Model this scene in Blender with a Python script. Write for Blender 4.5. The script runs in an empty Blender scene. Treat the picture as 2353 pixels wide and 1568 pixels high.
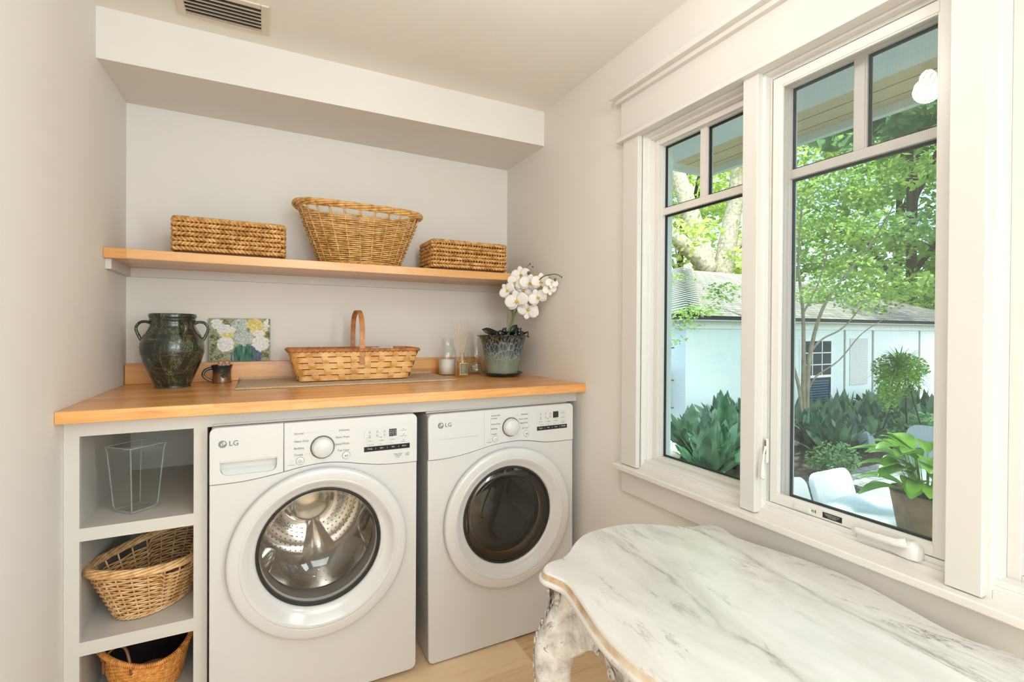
import bpy, bmesh, math, random
from mathutils import Vector, Matrix, noise as mnoise
import numpy as np
for _c in (bpy.data.objects, bpy.data.meshes, bpy.data.materials, bpy.data.curves, bpy.data.lights, bpy.data.cameras):
    for _o in list(_c):
        _c.remove(_o)
SC = bpy.context.scene
COL = SC.collection
R_ = math.radians
PI = math.pi
RND = random.Random(7)

# ------------------------------------------------------------------ camera, sky, sun, lamps, exposure
cam_d = bpy.data.cameras.new('camera')
cam_d.sensor_width = 36.0
cam_d.lens = 1125.754 * 36.0 / 2353.0
cam_d.shift_y = -17.92 / 2353.0
cam_d.clip_start = 0.05
cam_d.clip_end = 300
cam = bpy.data.objects.new('camera', cam_d)
COL.objects.link(cam)
_y, _p, _r = R_(26.8332), R_(-0.3536), R_(0.3446)
_f = Vector((math.sin(_y) * math.cos(_p), math.cos(_y) * math.cos(_p), math.sin(_p)))
_rt = Vector((math.cos(_y), -math.sin(_y), 0))
_u = _rt.cross(_f)
_R = _rt * math.cos(_r) + _u * math.sin(_r)
_U = -_rt * math.sin(_r) + _u * math.cos(_r)
_m = Matrix((_R, _U, -_f)).transposed().to_4x4()
_m.translation = Vector((0.5352, -2.6542, 1.3324))
cam.matrix_world = _m
SC.camera = cam

world = bpy.data.worlds.new('sky_world')
SC.world = world
world.use_nodes = True
wn = world.node_tree.nodes
wl = world.node_tree.links
sky = wn.new('ShaderNodeTexSky')
sky.sky_type = 'NISHITA'
sky.sun_disc = False
sky.sun_elevation = R_(50)
sky.sun_rotation = R_(200)
sky.air_density = 1.0
sky.dust_density = 3.5
sky.ozone_density = 1.0
wn['Background'].inputs['Strength'].default_value = 0.60
wl.new(sky.outputs[0], wn['Background'].inputs['Color'])

sun_d = bpy.data.lights.new('sun', 'SUN')
sun_d.energy = 11.5
sun_d.angle = R_(1.0)
sun_d.color = (1.0, 0.93, 0.8)
sun = bpy.data.objects.new('sun', sun_d)
COL.objects.link(sun)
# the sun stands high, beyond and to the right of the garden building
sun.rotation_euler = Vector((0.55, 0.35, 0.95)).to_track_quat('Z', 'Y').to_euler()

vs = SC.view_settings
vs.view_transform = 'Standard'
vs.look = 'None'
vs.gamma = 1.0
vs.use_curve_mapping = False
vs.exposure = 0.20
SC.cycles.max_bounces = 12
SC.cycles.diffuse_bounces = 6
SC.cycles.glossy_bounces = 6
SC.cycles.transmission_bounces = 10
SC.cycles.transparent_max_bounces = 24
SC.cycles.sample_clamp_indirect = 6.0
SC.cycles.caustics_reflective = False
SC.cycles.caustics_refractive = False

LAMP_W = 9.0
# fill light added behind the camera, in front of an added window
dl_d = bpy.data.lights.new('rear_fill_light', 'AREA')
dl_d.shape = 'RECTANGLE'
dl_d.size = 1.2
dl_d.size_y = 1.2
dl_d.energy = 29.0
dl_d.color = (0.83, 0.935, 1.0)
dl = bpy.data.objects.new('rear_fill_light', dl_d)
COL.objects.link(dl)
dl.location = (0.92, -4.57, 1.45)
dl.rotation_euler = (R_(90), 0, 0)
# fill light added beside the camera, in front of a second added window
d2_d = bpy.data.lights.new('side_fill_light', 'AREA')
d2_d.shape = 'RECTANGLE'
d2_d.size = 1.1
d2_d.size_y = 1.2
d2_d.energy = 38.0
d2_d.color = (0.80, 0.93, 1.0)
d2 = bpy.data.objects.new('side_fill_light', d2_d)
COL.objects.link(d2)
d2.location = (1.79, -3.55, 1.45)
d2.rotation_euler = (R_(90), 0, R_(90))
LAMP_SPOTS = [(1.15, -1.73, 2.27), (0.95, -3.55, 2.27)]  # the second spot is an added fill lamp, out of view

# ------------------------------------------------------------------ materials
def s2l(c):
    return tuple((x / 12.92 if x <= 0.04045 else ((x + 0.055) / 1.055) ** 2.4) for x in c)
def rgb(r, g, b):
    return s2l((r / 255, g / 255, b / 255)) + (1.0,)
class NT:
    def __init__(s, name):
        s.m = bpy.data.materials.new(name)
        s.m.use_nodes = True
        s.n = s.m.node_tree.nodes
        s.l = s.m.node_tree.links
        s.b = s.n['Principled BSDF']
        s.out = s.n['Material Output']
    def new(s, t, **kw):
        n = s.n.new(t)
        for k, v in kw.items():
            setattr(n, k, v)
        return n
    def link(s, a, b):
        s.l.new(a, b)
    def coords(s, scale=(1, 1, 1), rot=(0, 0, 0), kind='Object'):
        tc = s.new('ShaderNodeTexCoord')
        mp = s.new('ShaderNodeMapping')
        mp.inputs['Scale'].default_value = scale
        mp.inputs['Rotation'].default_value = rot
        s.link(tc.outputs[kind], mp.inputs['Vector'])
        return mp.outputs['Vector']
    def noise(s, vec, scale=5, detail=4, rough=0.5, dist=0.0):
        n = s.new('ShaderNodeTexNoise')
        n.inputs['Scale'].default_value = scale
        n.inputs['Detail'].default_value = detail
        n.inputs['Roughness'].default_value = rough
        n.inputs['Distortion'].default_value = dist
        if vec is not None:
            s.link(vec, n.inputs['Vector'])
        return n.outputs['Fac']
    def ramp(s, fac, stops):
        r = s.new('ShaderNodeValToRGB')
        el = r.color_ramp.elements
        el[0].position, el[0].color = stops[0]
        el[1].position, el[1].color = stops[-1]
        for p, c in stops[1:-1]:
            e = el.new(p)
            e.color = c
        s.link(fac, r.inputs['Fac'])
        return r.outputs['Color']
    def mix(s, fac, a, b, mode='MIX'):
        m = s.new('ShaderNodeMix', data_type='RGBA', blend_type=mode)
        for i, v in ((0, fac), (6, a), (7, b)):
            if hasattr(v, 'is_output'):
                s.link(v, m.inputs[i])
            else:
                m.inputs[i].default_value = v
        return m.outputs[2]
    def bump(s, h, strength=0.2, dist=0.002, normal=None):
        b = s.new('ShaderNodeBump')
        b.inputs['Strength'].default_value = strength
        b.inputs['Distance'].default_value = dist
        s.link(h, b.inputs['Height'])
        if normal is not None:
            s.link(normal, b.inputs['Normal'])
        s.link(b.outputs['Normal'], s.b.inputs['Normal'])
        return b.outputs['Normal']
    def set(s, color=None, rough=None, metal=None, **kw):
        if color is not None:
            if hasattr(color, 'is_output'):
                s.link(color, s.b.inputs['Base Color'])
            else:
                s.b.inputs['Base Color'].default_value = color
        if rough is not None:
            s.b.inputs['Roughness'].default_value = rough
        if metal is not None:
            s.b.inputs['Metallic'].default_value = metal
        for k, v in kw.items():
            s.b.inputs[k.replace('_', ' ')].default_value = v
        return s.m
M = {}
def simple(name, color, rough=0.5, metal=0.0, bump=None, var=0.0, vscale=6, **kw):
    t = NT(name)
    col = color
    v = t.coords()
    if var:
        n = t.noise(v, vscale, 4)
        dark = tuple(c * (1 - var) for c in color[:3]) + (1,)
        lite = tuple(min(1, c * (1 + var)) for c in color[:3]) + (1,)
        col = t.ramp(n, [(0.3, dark), (0.7, lite)])
    if bump:
        t.bump(t.noise(v, bump[0], 3), bump[1], bump[2] if len(bump) > 2 else 0.002)
    M[name] = t.set(col, rough, metal, **kw)
    return M[name]
simple('wall_paint', rgb(224, 220, 213), 0.75, bump=(260, 0.12, 0.001))
simple('ceiling_paint', rgb(232, 227, 220), 0.85, bump=(180, 0.12, 0.001))
simple('trim_paint', rgb(214, 210, 203), 0.32, bump=(60, 0.06, 0.0008))
simple('sill_paint', rgb(224, 219, 211), 0.3, bump=(60, 0.06, 0.0008))
simple('cabinet_paint', rgb(204, 200, 192), 0.42, bump=(120, 0.08, 0.0008))
simple('vinyl_white', rgb(222, 218, 212), 0.3)
simple('sash_white', rgb(218, 212, 205), 0.35)
simple('gasket_black', rgb(28, 27, 25), 0.6)
simple('appliance_white', rgb(206, 204, 202), 0.22, Coat_Weight=0.3, Coat_Roughness=0.1)
simple('appliance_panel', rgb(209, 208, 206), 0.28)
simple('panel_print', rgb(96, 94, 92), 0.5)
simple('panel_print_light', rgb(165, 162, 158), 0.5)
simple('display_grey', rgb(209, 208, 206), 0.18)
simple('display_black', rgb(38, 38, 40), 0.12)
simple('digit_glow', rgb(205, 205, 200), 0.4)
simple('chrome', rgb(205, 205, 205), 0.12, 1.0)
simple('steel_drum', rgb(214, 210, 204), 0.16, 1.0)
simple('rubber_grey', rgb(98, 98, 98), 0.42)
simple('vent_shadow', rgb(74, 60, 46), 0.8)
simple('dark_gap', rgb(22, 20, 18), 0.7)
simple('vent_metal', rgb(214, 203, 186), 0.45)
simple('leather', rgb(120, 78, 42), 0.5)
simple('white_wax', rgb(252, 250, 246), 0.6)
simple('cloth_white', rgb(222, 216, 210), 0.9, var=0.12, vscale=60)
simple('reed', rgb(216, 190, 146), 0.7)
simple('petal', rgb(244, 238, 232), 0.5, Subsurface_Weight=0.12)
simple('petal_yellow', rgb(225, 190, 70), 0.5)
simple('stem_green', rgb(92, 122, 56), 0.45)
simple('bud_green', rgb(96, 106, 58), 0.45)
simple('leaf_dark', rgb(24, 26, 20), 0.3)
simple('soil', rgb(48, 38, 28), 0.95, bump=(40, 0.6, 0.02), var=0.4, vscale=30)
simple('card_brown', rgb(150, 88, 52), 0.6)
simple('card_white', rgb(235, 225, 215), 0.6)
simple('label_olive', rgb(124, 124, 88), 0.5)
simple('label_cream', rgb(214, 206, 180), 0.5)
simple('shell', rgb(206, 188, 160), 0.5, var=0.35, vscale=140)
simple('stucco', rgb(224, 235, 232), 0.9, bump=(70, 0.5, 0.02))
simple('fascia_white', rgb(236, 238, 234), 0.6)
simple('shutter_blue', rgb(62, 98, 118), 0.5)
simple('dark_window', rgb(40, 58, 70), 0.15)
simple('patio_white', rgb(228, 234, 234), 0.6, bump=(60, 0.2, 0.004))
simple('wood_grey', rgb(120, 108, 88), 0.8)
simple('iron', rgb(34, 36, 38), 0.5)
simple('galvanised', rgb(128, 142, 146), 0.4, 0.6)
simple('bark_pale', rgb(196, 184, 164), 0.9, var=0.4, vscale=8, bump=(20, 0.6, 0.03))
simple('bark_dark', rgb(70, 60, 48), 0.9, var=0.4, vscale=10, bump=(20, 0.6, 0.03))
simple('bulb', rgb(255, 244, 225), 0.4)
simple('brass_dark', rgb(70, 58, 40), 0.4, 0.8)
simple('bark_myrtle', rgb(140, 128, 106), 0.8, var=0.3, vscale=8)
simple('cap_shingle', rgb(122, 124, 116), 0.95, var=0.2, vscale=4)
simple('cane', rgb(196, 160, 110), 0.5)
simple('stone_white', rgb(226, 226, 218), 0.8, bump=(40, 0.4, 0.02))
M['bulb'].node_tree.nodes['Principled BSDF'].inputs['Emission Color'].default_value = (1.0, 0.86, 0.66, 1)
M['bulb'].node_tree.nodes['Principled BSDF'].inputs['Emission Strength'].default_value = 40.0

def leafmat(name, c1, c2, trans=0.35, rough=0.4, scale=3):
    t = NT(name)
    v = t.coords()
    n = t.noise(v, scale, 3)
    col = t.ramp(n, [(0.3, c1), (0.7, c2)])
    t.set(col, rough)
    tr = t.new('ShaderNodeBsdfTranslucent')
    t.link(col, tr.inputs['Color'])
    mx = t.new('ShaderNodeMixShader')
    mx.inputs[0].default_value = trans
    t.link(t.b.outputs[0], mx.inputs[1])
    t.link(tr.outputs[0], mx.inputs[2])
    t.link(mx.outputs[0], t.out.inputs['Surface'])
    M[name] = t.m
leafmat('foliage_sunny', rgb(150, 176, 76), rgb(225, 236, 140), 0.55, 0.6, 0.9)
leafmat('foliage_mid', rgb(108, 150, 66), rgb(186, 214, 112), 0.5, 0.6, 1.1)
leafmat('foliage_deep', rgb(76, 124, 84), rgb(144, 184, 122), 0.45, 0.6, 1.3)
leafmat('broad_leaf', rgb(34, 70, 46), rgb(112, 154, 116), 0.12, 0.3, 2.0)
leafmat('shrub_leaf', rgb(70, 116, 70), rgb(130, 170, 110), 0.3, 0.5, 9)
leafmat('hosta_leaf', rgb(66, 128, 44), rgb(150, 200, 70), 0.3, 0.35, 6)
leafmat('fern_leaf', rgb(50, 104, 40), rgb(150, 196, 70), 0.35, 0.5, 2)

def wood_block(name, c_dark, c_mid, c_lite, stave=(0.62, 0.043), rough=0.3, coat=0.25, seed=0.0, joint=0.0006):
    t = NT(name)
    tc = t.new('ShaderNodeTexCoord')
    sp = t.new('ShaderNodeSeparateXYZ')
    t.link(tc.outputs['Object'], sp.inputs[0])
    ad = t.new('ShaderNodeMath', operation='ADD')
    t.link(sp.outputs['Y'], ad.inputs[0])
    t.link(sp.outputs['Z'], ad.inputs[1])
    cb = t.new('ShaderNodeCombineXYZ')
    t.link(sp.outputs['X'], cb.inputs['X'])
    t.link(ad.outputs[0], cb.inputs['Y'])
    cb.inputs['Z'].default_value = seed
    br = t.new('ShaderNodeTexBrick')
    br.offset = 0.37
    br.offset_frequency = 2
    br.inputs['Scale'].default_value = 1.0
    br.inputs['Brick Width'].default_value = stave[0]
    br.inputs['Row Height'].default_value = stave[1]
    br.inputs['Mortar Size'].default_value = joint
    br.inputs['Mortar Smooth'].default_value = 0.3
    br.inputs['Bias'].default_value = 0.0
    br.inputs['Color1'].default_value = (0, 0, 0, 1)
    br.inputs['Color2'].default_value = (1, 1, 1, 1)
    br.inputs['Mortar'].default_value = (0.35, 0.35, 0.35, 1)
    t.link(cb.outputs[0], br.inputs['Vector'])
    mp = t.new('ShaderNodeMapping')
    mp.inputs['Scale'].default_value = (3.0, 55, 55)
    t.link(tc.outputs['Object'], mp.inputs['Vector'])
    n1 = t.noise(mp.outputs[0], 1.0, 6, 0.6, 1.6)
    mp2 = t.new('ShaderNodeMapping')
    mp2.inputs['Scale'].default_value = (2.2, 9, 9)
    t.link(tc.outputs['Object'], mp2.inputs['Vector'])
    n2 = t.noise(mp2.outputs[0], 2.0, 4, 0.6, 2.5)
    mm = t.new('ShaderNodeMath', operation='MULTIPLY_ADD')
    t.link(n1, mm.inputs[0])
    mm.inputs[1].default_value = 0.55
    sc = t.new('ShaderNodeMath', operation='MULTIPLY_ADD')
    t.link(br.outputs['Color'], sc.inputs[0])
    sc.inputs[1].default_value = 0.34
    m3 = t.new('ShaderNodeMath', operation='MULTIPLY')
    t.link(n2, m3.inputs[0])
    m3.inputs[1].default_value = 0.35
    t.link(m3.outputs[0], sc.inputs[2])
    t.link(sc.outputs[0], mm.inputs[2])
    col = t.ramp(mm.outputs[0], [(0.28, c_dark), (0.52, c_mid), (0.78, c_lite)])
    if joint > 0.002:
        col = t.mix(br.outputs['Fac'], col, rgb(96, 72, 44))
    t.bump(n1, 0.05, 0.001)
    M[name] = t.set(col, rough, Coat_Weight=coat, Coat_Roughness=0.15)
wood_block('butcher_block', rgb(176, 112, 50), rgb(214, 150, 82), rgb(232, 176, 110))
wood_block('shelf_block', rgb(170, 112, 54), rgb(206, 148, 84), rgb(222, 170, 110), seed=3.3)
wood_block('oak_floor', rgb(170, 134, 96), rgb(214, 178, 136), rgb(230, 200, 162), stave=(1.5, 0.19), rough=0.45, coat=0.0)
wood_block('soffit_pine', rgb(186, 150, 100), rgb(222, 192, 142), rgb(232, 208, 166), stave=(30, 0.135), rough=0.7, coat=0.0, joint=0.004)

def marble():
    t = NT('marble')
    v = t.coords((1.0, 0.34, 1.0), (0, 0, R_(14)))
    n = t.noise(v, 5.0, 7, 0.62, 0.9)
    base = t.ramp(n, [(0.30, rgb(182, 177, 171)), (0.46, rgb(206, 203, 198)), (0.6, rgb(218, 216, 212))])
    v2 = t.coords((1.0, 0.2, 1.0), (0, 0, R_(10)))
    n2 = t.noise(v2, 3.1, 9, 0.7, 1.6)
    sb = t.new('ShaderNodeMath', operation='SUBTRACT')
    t.link(n2, sb.inputs[0])
    sb.inputs[1].default_value = 0.5
    ab = t.new('ShaderNodeMath', operation='ABSOLUTE')
    t.link(sb.outputs[0], ab.inputs[0])
    vein = t.ramp(ab.outputs[0], [(0.0, (1, 1, 1, 1)), (0.006, (0.4, 0.4, 0.4, 1)), (0.022, (0, 0, 0, 1))])
    n3 = t.noise(v, 9, 4, 0.6)
    msk = t.ramp(n3, [(0.5, (0, 0, 0, 1)), (0.68, (1, 1, 1, 1))])
    f = t.mix(1.0, vein, msk, 'MULTIPLY')
    col = t.mix(f, base, rgb(112, 108, 98))
    wv = t.new('ShaderNodeTexWave')
    wv.bands_direction = 'X'
    wv.inputs['Scale'].default_value = 1.15
    wv.inputs['Distortion'].default_value = 3.5
    wv.inputs['Detail'].default_value = 5
    wv.inputs['Detail Scale'].default_value = 2.2
    wv.inputs['Detail Roughness'].default_value = 0.62
    wv.inputs['Phase Offset'].default_value = 1.9
    t.link(t.coords((1, 0.45, 1), (0, 0, R_(8))), wv.inputs['Vector'])
    vb = t.ramp(wv.outputs['Fac'], [(0.0, (0.5, 0.5, 0.5, 1)), (0.006, (0.2, 0.2, 0.2, 1)), (0.03, (0, 0, 0, 1))])
    m2 = t.ramp(t.noise(t.coords(), 7, 5, 0.7), [(0.38, (0.15, 0.15, 0.15, 1)), (0.62, (1, 1, 1, 1))])
    col = t.mix(t.mix(1.0, vb, m2, 'MULTIPLY'), col, rgb(112, 106, 94))
    warm = t.ramp(t.noise(v, 2.2, 4), [(0.5, (0, 0, 0, 1)), (0.75, (0.5, 0.5, 0.5, 1))])
    col = t.mix(warm, col, rgb(204, 190, 176))
    M['marble'] = t.set(col, 0.24, Specular_IOR_Level=0.4)
    t = NT('marble_stain')
    n = t.noise(t.coords((1, 1, 1)), 14, 5)
    col = t.ramp(n, [(0.35, rgb(176, 140, 98)), (0.7, rgb(222, 206, 184))])
    M['marble_stain'] = t.set(col, 0.3)
marble()
def whitewash():
    t = NT('whitewashed_wood')
    v = t.coords()
    n = t.noise(v, 26, 6, 0.65)
    col = t.ramp(n, [(0.3, rgb(150, 140, 132)), (0.46, rgb(196, 191, 185)), (0.62, rgb(220, 217, 213))])
    n2 = t.noise(v, 90, 4, 0.7)
    spots = t.ramp(n2, [(0.66, (0, 0, 0, 1)), (0.72, (1, 1, 1, 1))])
    col = t.mix(spots, col, rgb(84, 66, 54))
    vo = t.new('ShaderNodeTexVoronoi')
    vo.feature = 'SMOOTH_F1'
    vo.inputs['Scale'].default_value = 38
    t.link(v, vo.inputs['Vector'])
    t.bump(vo.outputs['Distance'], 0.25, 0.003)
    M['whitewashed_wood'] = t.set(col, 0.75)
    t = NT('carved_wood')
    v = t.coords()
    wv = t.new('ShaderNodeTexWave')
    wv.wave_type = 'RINGS'
    wv.inputs['Scale'].default_value = 14
    wv.inputs['Distortion'].default_value = 14
    wv.inputs['Detail'].default_value = 2
    wv.inputs['Detail Scale'].default_value = 1.4
    t.link(v, wv.inputs['Vector'])
    n = t.noise(v, 30, 5, 0.6)
    base = t.ramp(n, [(0.35, rgb(170, 161, 153)), (0.6, rgb(216, 212, 207))])
    col = t.mix(t.ramp(wv.outputs['Fac'], [(0.0, (0.75, 0.75, 0.75, 1)), (0.35, (0, 0, 0, 1))]), base, rgb(150, 134, 120))
    t.bump(wv.outputs['Fac'], 0.8, 0.006)
    M['carved_wood'] = t.set(col, 0.7)
whitewash()
def glaze_green():
    t = NT('glaze_green')
    v = t.coords()
    band = t.noise(t.coords((1, 1, 9)), 9, 5, 0.6)
    blot = t.noise(t.coords((1, 1, 0.35)), 13, 6, 0.7, 2.5)
    fine = t.noise(v, 190, 4, 0.7)
    dark = t.ramp(band, [(0.35, rgb(16, 17, 16)), (0.58, rgb(38, 46, 40)), (0.72, rgb(104, 78, 60))])
    green = t.ramp(fine, [(0.38, rgb(30, 34, 24)), (0.54, rgb(74, 84, 54)), (0.68, rgb(138, 142, 104))])
    col = t.mix(t.ramp(blot, [(0.46, (0, 0, 0, 1)), (0.6, (1, 1, 1, 1))]), dark, green)
    blue = t.noise(t.coords((1, 1, 0.6)), 16, 4, 0.6)
    col = t.mix(t.ramp(blue, [(0.63, (0, 0, 0, 1)), (0.72, (1, 1, 1, 1))]), col, rgb(48, 84, 104))
    t.bump(band, 0.5, 0.006)
    M['glaze_green'] = t.set(col, 0.1, Coat_Weight=0.6, Coat_Roughness=0.04)
    t = NT('glaze_blue')
    tc = t.new('ShaderNodeTexCoord')
    sp = t.new('ShaderNodeSeparateXYZ')
    t.link(tc.outputs['Object'], sp.inputs[0])
    v = t.coords((1, 1, 0.45))
    vo = t.new('ShaderNodeTexVoronoi')
    vo.feature = 'DISTANCE_TO_EDGE'
    vo.inputs['Scale'].default_value = 64
    t.link(v, vo.inputs['Vector'])
    n = t.noise(v, 15, 4, 0.6, 1.0)
    ad = t.new('ShaderNodeMath', operation='MULTIPLY_ADD')
    t.link(n, ad.inputs[0])
    ad.inputs[1].default_value = 0.14
    t.link(sp.outputs['Z'], ad.inputs[2])
    base = t.ramp(ad.outputs[0], [(0.10, rgb(140, 150, 132)), (0.17, rgb(100, 118, 112)), (0.215, rgb(48, 70, 84)), (0.262, rgb(16, 24, 32))])
    ln = t.ramp(vo.outputs['Distance'], [(0.0, (0.7, 0.7, 0.7, 1)), (0.05, (0.5, 0.5, 0.5, 1)), (0.10, (0, 0, 0, 1))])
    hi = t.ramp(ad.outputs[0], [(0.13, (0, 0, 0, 1)), (0.18, (1, 1, 1, 1)), (0.26, (0.5, 0.5, 0.5, 1))])
    f = t.mix(1.0, ln, hi, 'MULTIPLY')
    col = t.mix(f, base, rgb(168, 176, 160))
    t.bump(ad.outputs[0], 0.2, 0.01)
    M['glaze_blue'] = t.set(col, 0.14, Coat_Weight=0.5, Coat_Roughness=0.05)
    t = NT('glaze_mug')
    tc = t.new('ShaderNodeTexCoord')
    sp = t.new('ShaderNodeSeparateXYZ')
    t.link(tc.outputs['Object'], sp.inputs[0])
    n = t.noise(t.coords(), 40, 4, 0.6)
    ad = t.new('ShaderNodeMath', operation='MULTIPLY_ADD')
    t.link(n, ad.inputs[0])
    ad.inputs[1].default_value = 0.02
    t.link(sp.outputs['Z'], ad.inputs[2])
    col = t.ramp(ad.outputs[0], [(0.02, rgb(120, 84, 50)), (0.05, rgb(104, 70, 42)), (0.062, rgb(52, 50, 44)), (0.09, rgb(30, 34, 38))])
    M['glaze_mug'] = t.set(col, 0.2, Coat_Weight=0.4)
glaze_green()
simple('glaze_black', rgb(24, 26, 28), 0.08, Coat_Weight=0.6)
simple('glaze_dark', rgb(34, 42, 42), 0.2, Coat_Weight=0.4)
simple('terracotta', rgb(150, 104, 74), 0.6)

def fibre(name, c1, c2, c3, scale=30, stretch=(1, 1, 1), rough=0.5, bs=0.4):
    t = NT(name)
    v = t.coords(stretch)
    n = t.noise(v, scale, 5, 0.65)
    col = t.ramp(n, [(0.32, c1), (0.5, c2), (0.68, c3)])
    t.bump(t.noise(v, scale * 4, 3), bs, 0.002)
    M[name] = t.set(col, rough)
fibre('seagrass', rgb(150, 98, 46), rgb(206, 154, 88), rgb(232, 190, 128), 45)
fibre('willow', rgb(158, 104, 44), rgb(214, 164, 92), rgb(236, 196, 132), 34, rough=0.38)
fibre('willow_pale', rgb(176, 124, 72), rgb(222, 178, 122), rgb(240, 206, 160), 34, rough=0.38)
fibre('split_oak', rgb(192, 132, 62), rgb(222, 166, 92), rgb(234, 186, 118), 14, rough=0.4, bs=0.15)
fibre('split_oak_rim', rgb(150, 88, 38), rgb(182, 118, 60), rgb(200, 140, 80), 22, rough=0.4, bs=0.15)
fibre('nantucket', rgb(170, 102, 40), rgb(218, 146, 68), rgb(234, 174, 98), 60)
simple('weave_gap_dark', rgb(96, 62, 32), 0.8)
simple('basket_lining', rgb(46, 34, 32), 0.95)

def jute():
    t = NT('jute')
    v = t.coords()
    w1 = t.new('ShaderNodeTexWave')
    w1.bands_direction = 'X'
    w1.inputs['Scale'].default_value = 160
    w1.inputs['Distortion'].default_value = 1.5
    t.link(v, w1.inputs['Vector'])
    w2 = t.new('ShaderNodeTexWave')
    w2.bands_direction = 'Y'
    w2.inputs['Scale'].default_value = 120
    w2.inputs['Distortion'].default_value = 1.5
    t.link(v, w2.inputs['Vector'])
    n = t.noise(v, 60, 4, 0.7)
    col = t.ramp(n, [(0.3, rgb(200, 172, 138)), (0.6, rgb(228, 204, 172))])
    f = t.mix(0.5, w1.outputs['Fac'], w2.outputs['Fac'])
    col = t.mix(0.12, col, f, 'MULTIPLY')
    t.bump(f, 0.6, 0.002)
    M['jute'] = t.set(col, 0.95)
jute()
def shingles():
    t = NT('roof_shingle')
    tc = t.new('ShaderNodeTexCoord')
    mp = t.new('ShaderNodeMapping')
    t.link(tc.outputs['UV'], mp.inputs['Vector'])
    br = t.new('ShaderNodeTexBrick')
    br.inputs['Scale'].default_value = 1.0
    br.inputs['Brick Width'].default_value = 0.28
    br.inputs['Row Height'].default_value = 0.15
    br.inputs['Mortar Size'].default_value = 0.014
    br.inputs['Color1'].default_value = rgb(112, 110, 104)
    br.inputs['Color2'].default_value = rgb(152, 148, 138)
    br.inputs['Mortar'].default_value = rgb(52, 52, 50)
    t.link(mp.outputs[0], br.inputs['Vector'])
    n = t.noise(mp.outputs[0], 1.6, 4)
    col = t.mix(t.ramp(n, [(0.45, (0, 0, 0, 1)), (0.7, (0.6, 0.6, 0.6, 1))]), br.outputs['Color'], rgb(128, 112, 94))
    t.bump(br.outputs['Fac'], 0.6, -0.02)
    M['roof_shingle'] = t.set(col, 0.95)
    t = NT('mulch')
    v = t.coords()
    n = t.noise(v, 14, 6, 0.75)
    col = t.ramp(n, [(0.35, rgb(40, 32, 26)), (0.55, rgb(92, 80, 64)), (0.72, rgb(140, 130, 110))])
    t.bump(n, 1.0, 0.06)
    M['mulch'] = t.set(col, 0.95)
    t = NT('patio_stone')
    v = t.coords()
    br = t.new('ShaderNodeTexBrick')
    br.inputs['Scale'].default_value = 1.6
    br.inputs['Color1'].default_value = rgb(134, 140, 138)
    br.inputs['Color2'].default_value = rgb(170, 176, 172)
    br.inputs['Mortar'].default_value = rgb(84, 84, 78)
    t.link(v, br.inputs['Vector'])
    n = t.noise(v, 9, 5)
    col = t.mix(0.35, br.outputs['Color'], t.ramp(n, [(0.3, rgb(90, 92, 88)), (0.7, rgb(200, 204, 198))]))
    M['patio_stone'] = t.set(col, 0.9)
shingles()

def clear_mix(name, tint, refl=0.06, rough=0.0, power=5.0):
    """thin pane: tinted transparency with a Fresnel sheen"""
    t = NT(name)
    tr = t.new('ShaderNodeBsdfTransparent')
    tr.inputs['Color'].default_value = tint
    gl = t.new('ShaderNodeBsdfGlossy')
    gl.inputs['Roughness'].default_value = rough
    gl.inputs['Color'].default_value = (1, 1, 1, 1)
    ge = t.new('ShaderNodeNewGeometry')
    dt = t.new('ShaderNodeVectorMath', operation='DOT_PRODUCT')
    t.link(ge.outputs['Incoming'], dt.inputs[0])
    t.link(ge.outputs['Normal'], dt.inputs[1])
    ab = t.new('ShaderNodeMath', operation='ABSOLUTE')
    t.link(dt.outputs['Value'], ab.inputs[0])
    om = t.new('ShaderNodeMath', operation='SUBTRACT')
    om.inputs[0].default_value = 1.0
    t.link(ab.outputs[0], om.inputs[1])
    pw = t.new('ShaderNodeMath', operation='POWER')
    t.link(om.outputs[0], pw.inputs[0])
    pw.inputs[1].default_value = power
    mx = t.new('ShaderNodeMixShader')
    mu = t.new('ShaderNodeMath', operation='MULTIPLY_ADD')
    t.link(pw.outputs[0], mu.inputs[0])
    mu.inputs[1].default_value = 0.9
    mu.inputs[2].default_value = refl
    t.link(mu.outputs[0], mx.inputs[0])
    t.link(tr.outputs[0], mx.inputs[1])
    t.link(gl.outputs[0], mx.inputs[2])
    t.link(mx.outputs[0], t.out.inputs['Surface'])
    M[name] = t.m
    return t
clear_mix('window_glass', (0.885, 0.975, 0.97, 1), 0.03)
clear_mix('door_glass', (0.93, 0.93, 0.92, 1), 0.07)
clear_mix('vase_glass', (0.955, 0.965, 0.955, 1), 0.022, 0.0, 3.0)
clear_mix('dryer_glass', (0.36, 0.355, 0.335, 1), 0.06)
clear_mix('jar_glass', (0.985, 0.99, 0.985, 1), 0.03, 0.0, 3.0)
clear_mix('diffuser_oil', (0.93, 0.86, 0.62, 1), 0.02)
def edge_glint_glass():
    t = NT('edge_glint')
    t.set(rgb(214, 218, 212), 0.08)
    t.b.inputs['Alpha'].default_value = 0.22
    M['edge_glint'] = t.m
edge_glint_glass()
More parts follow.
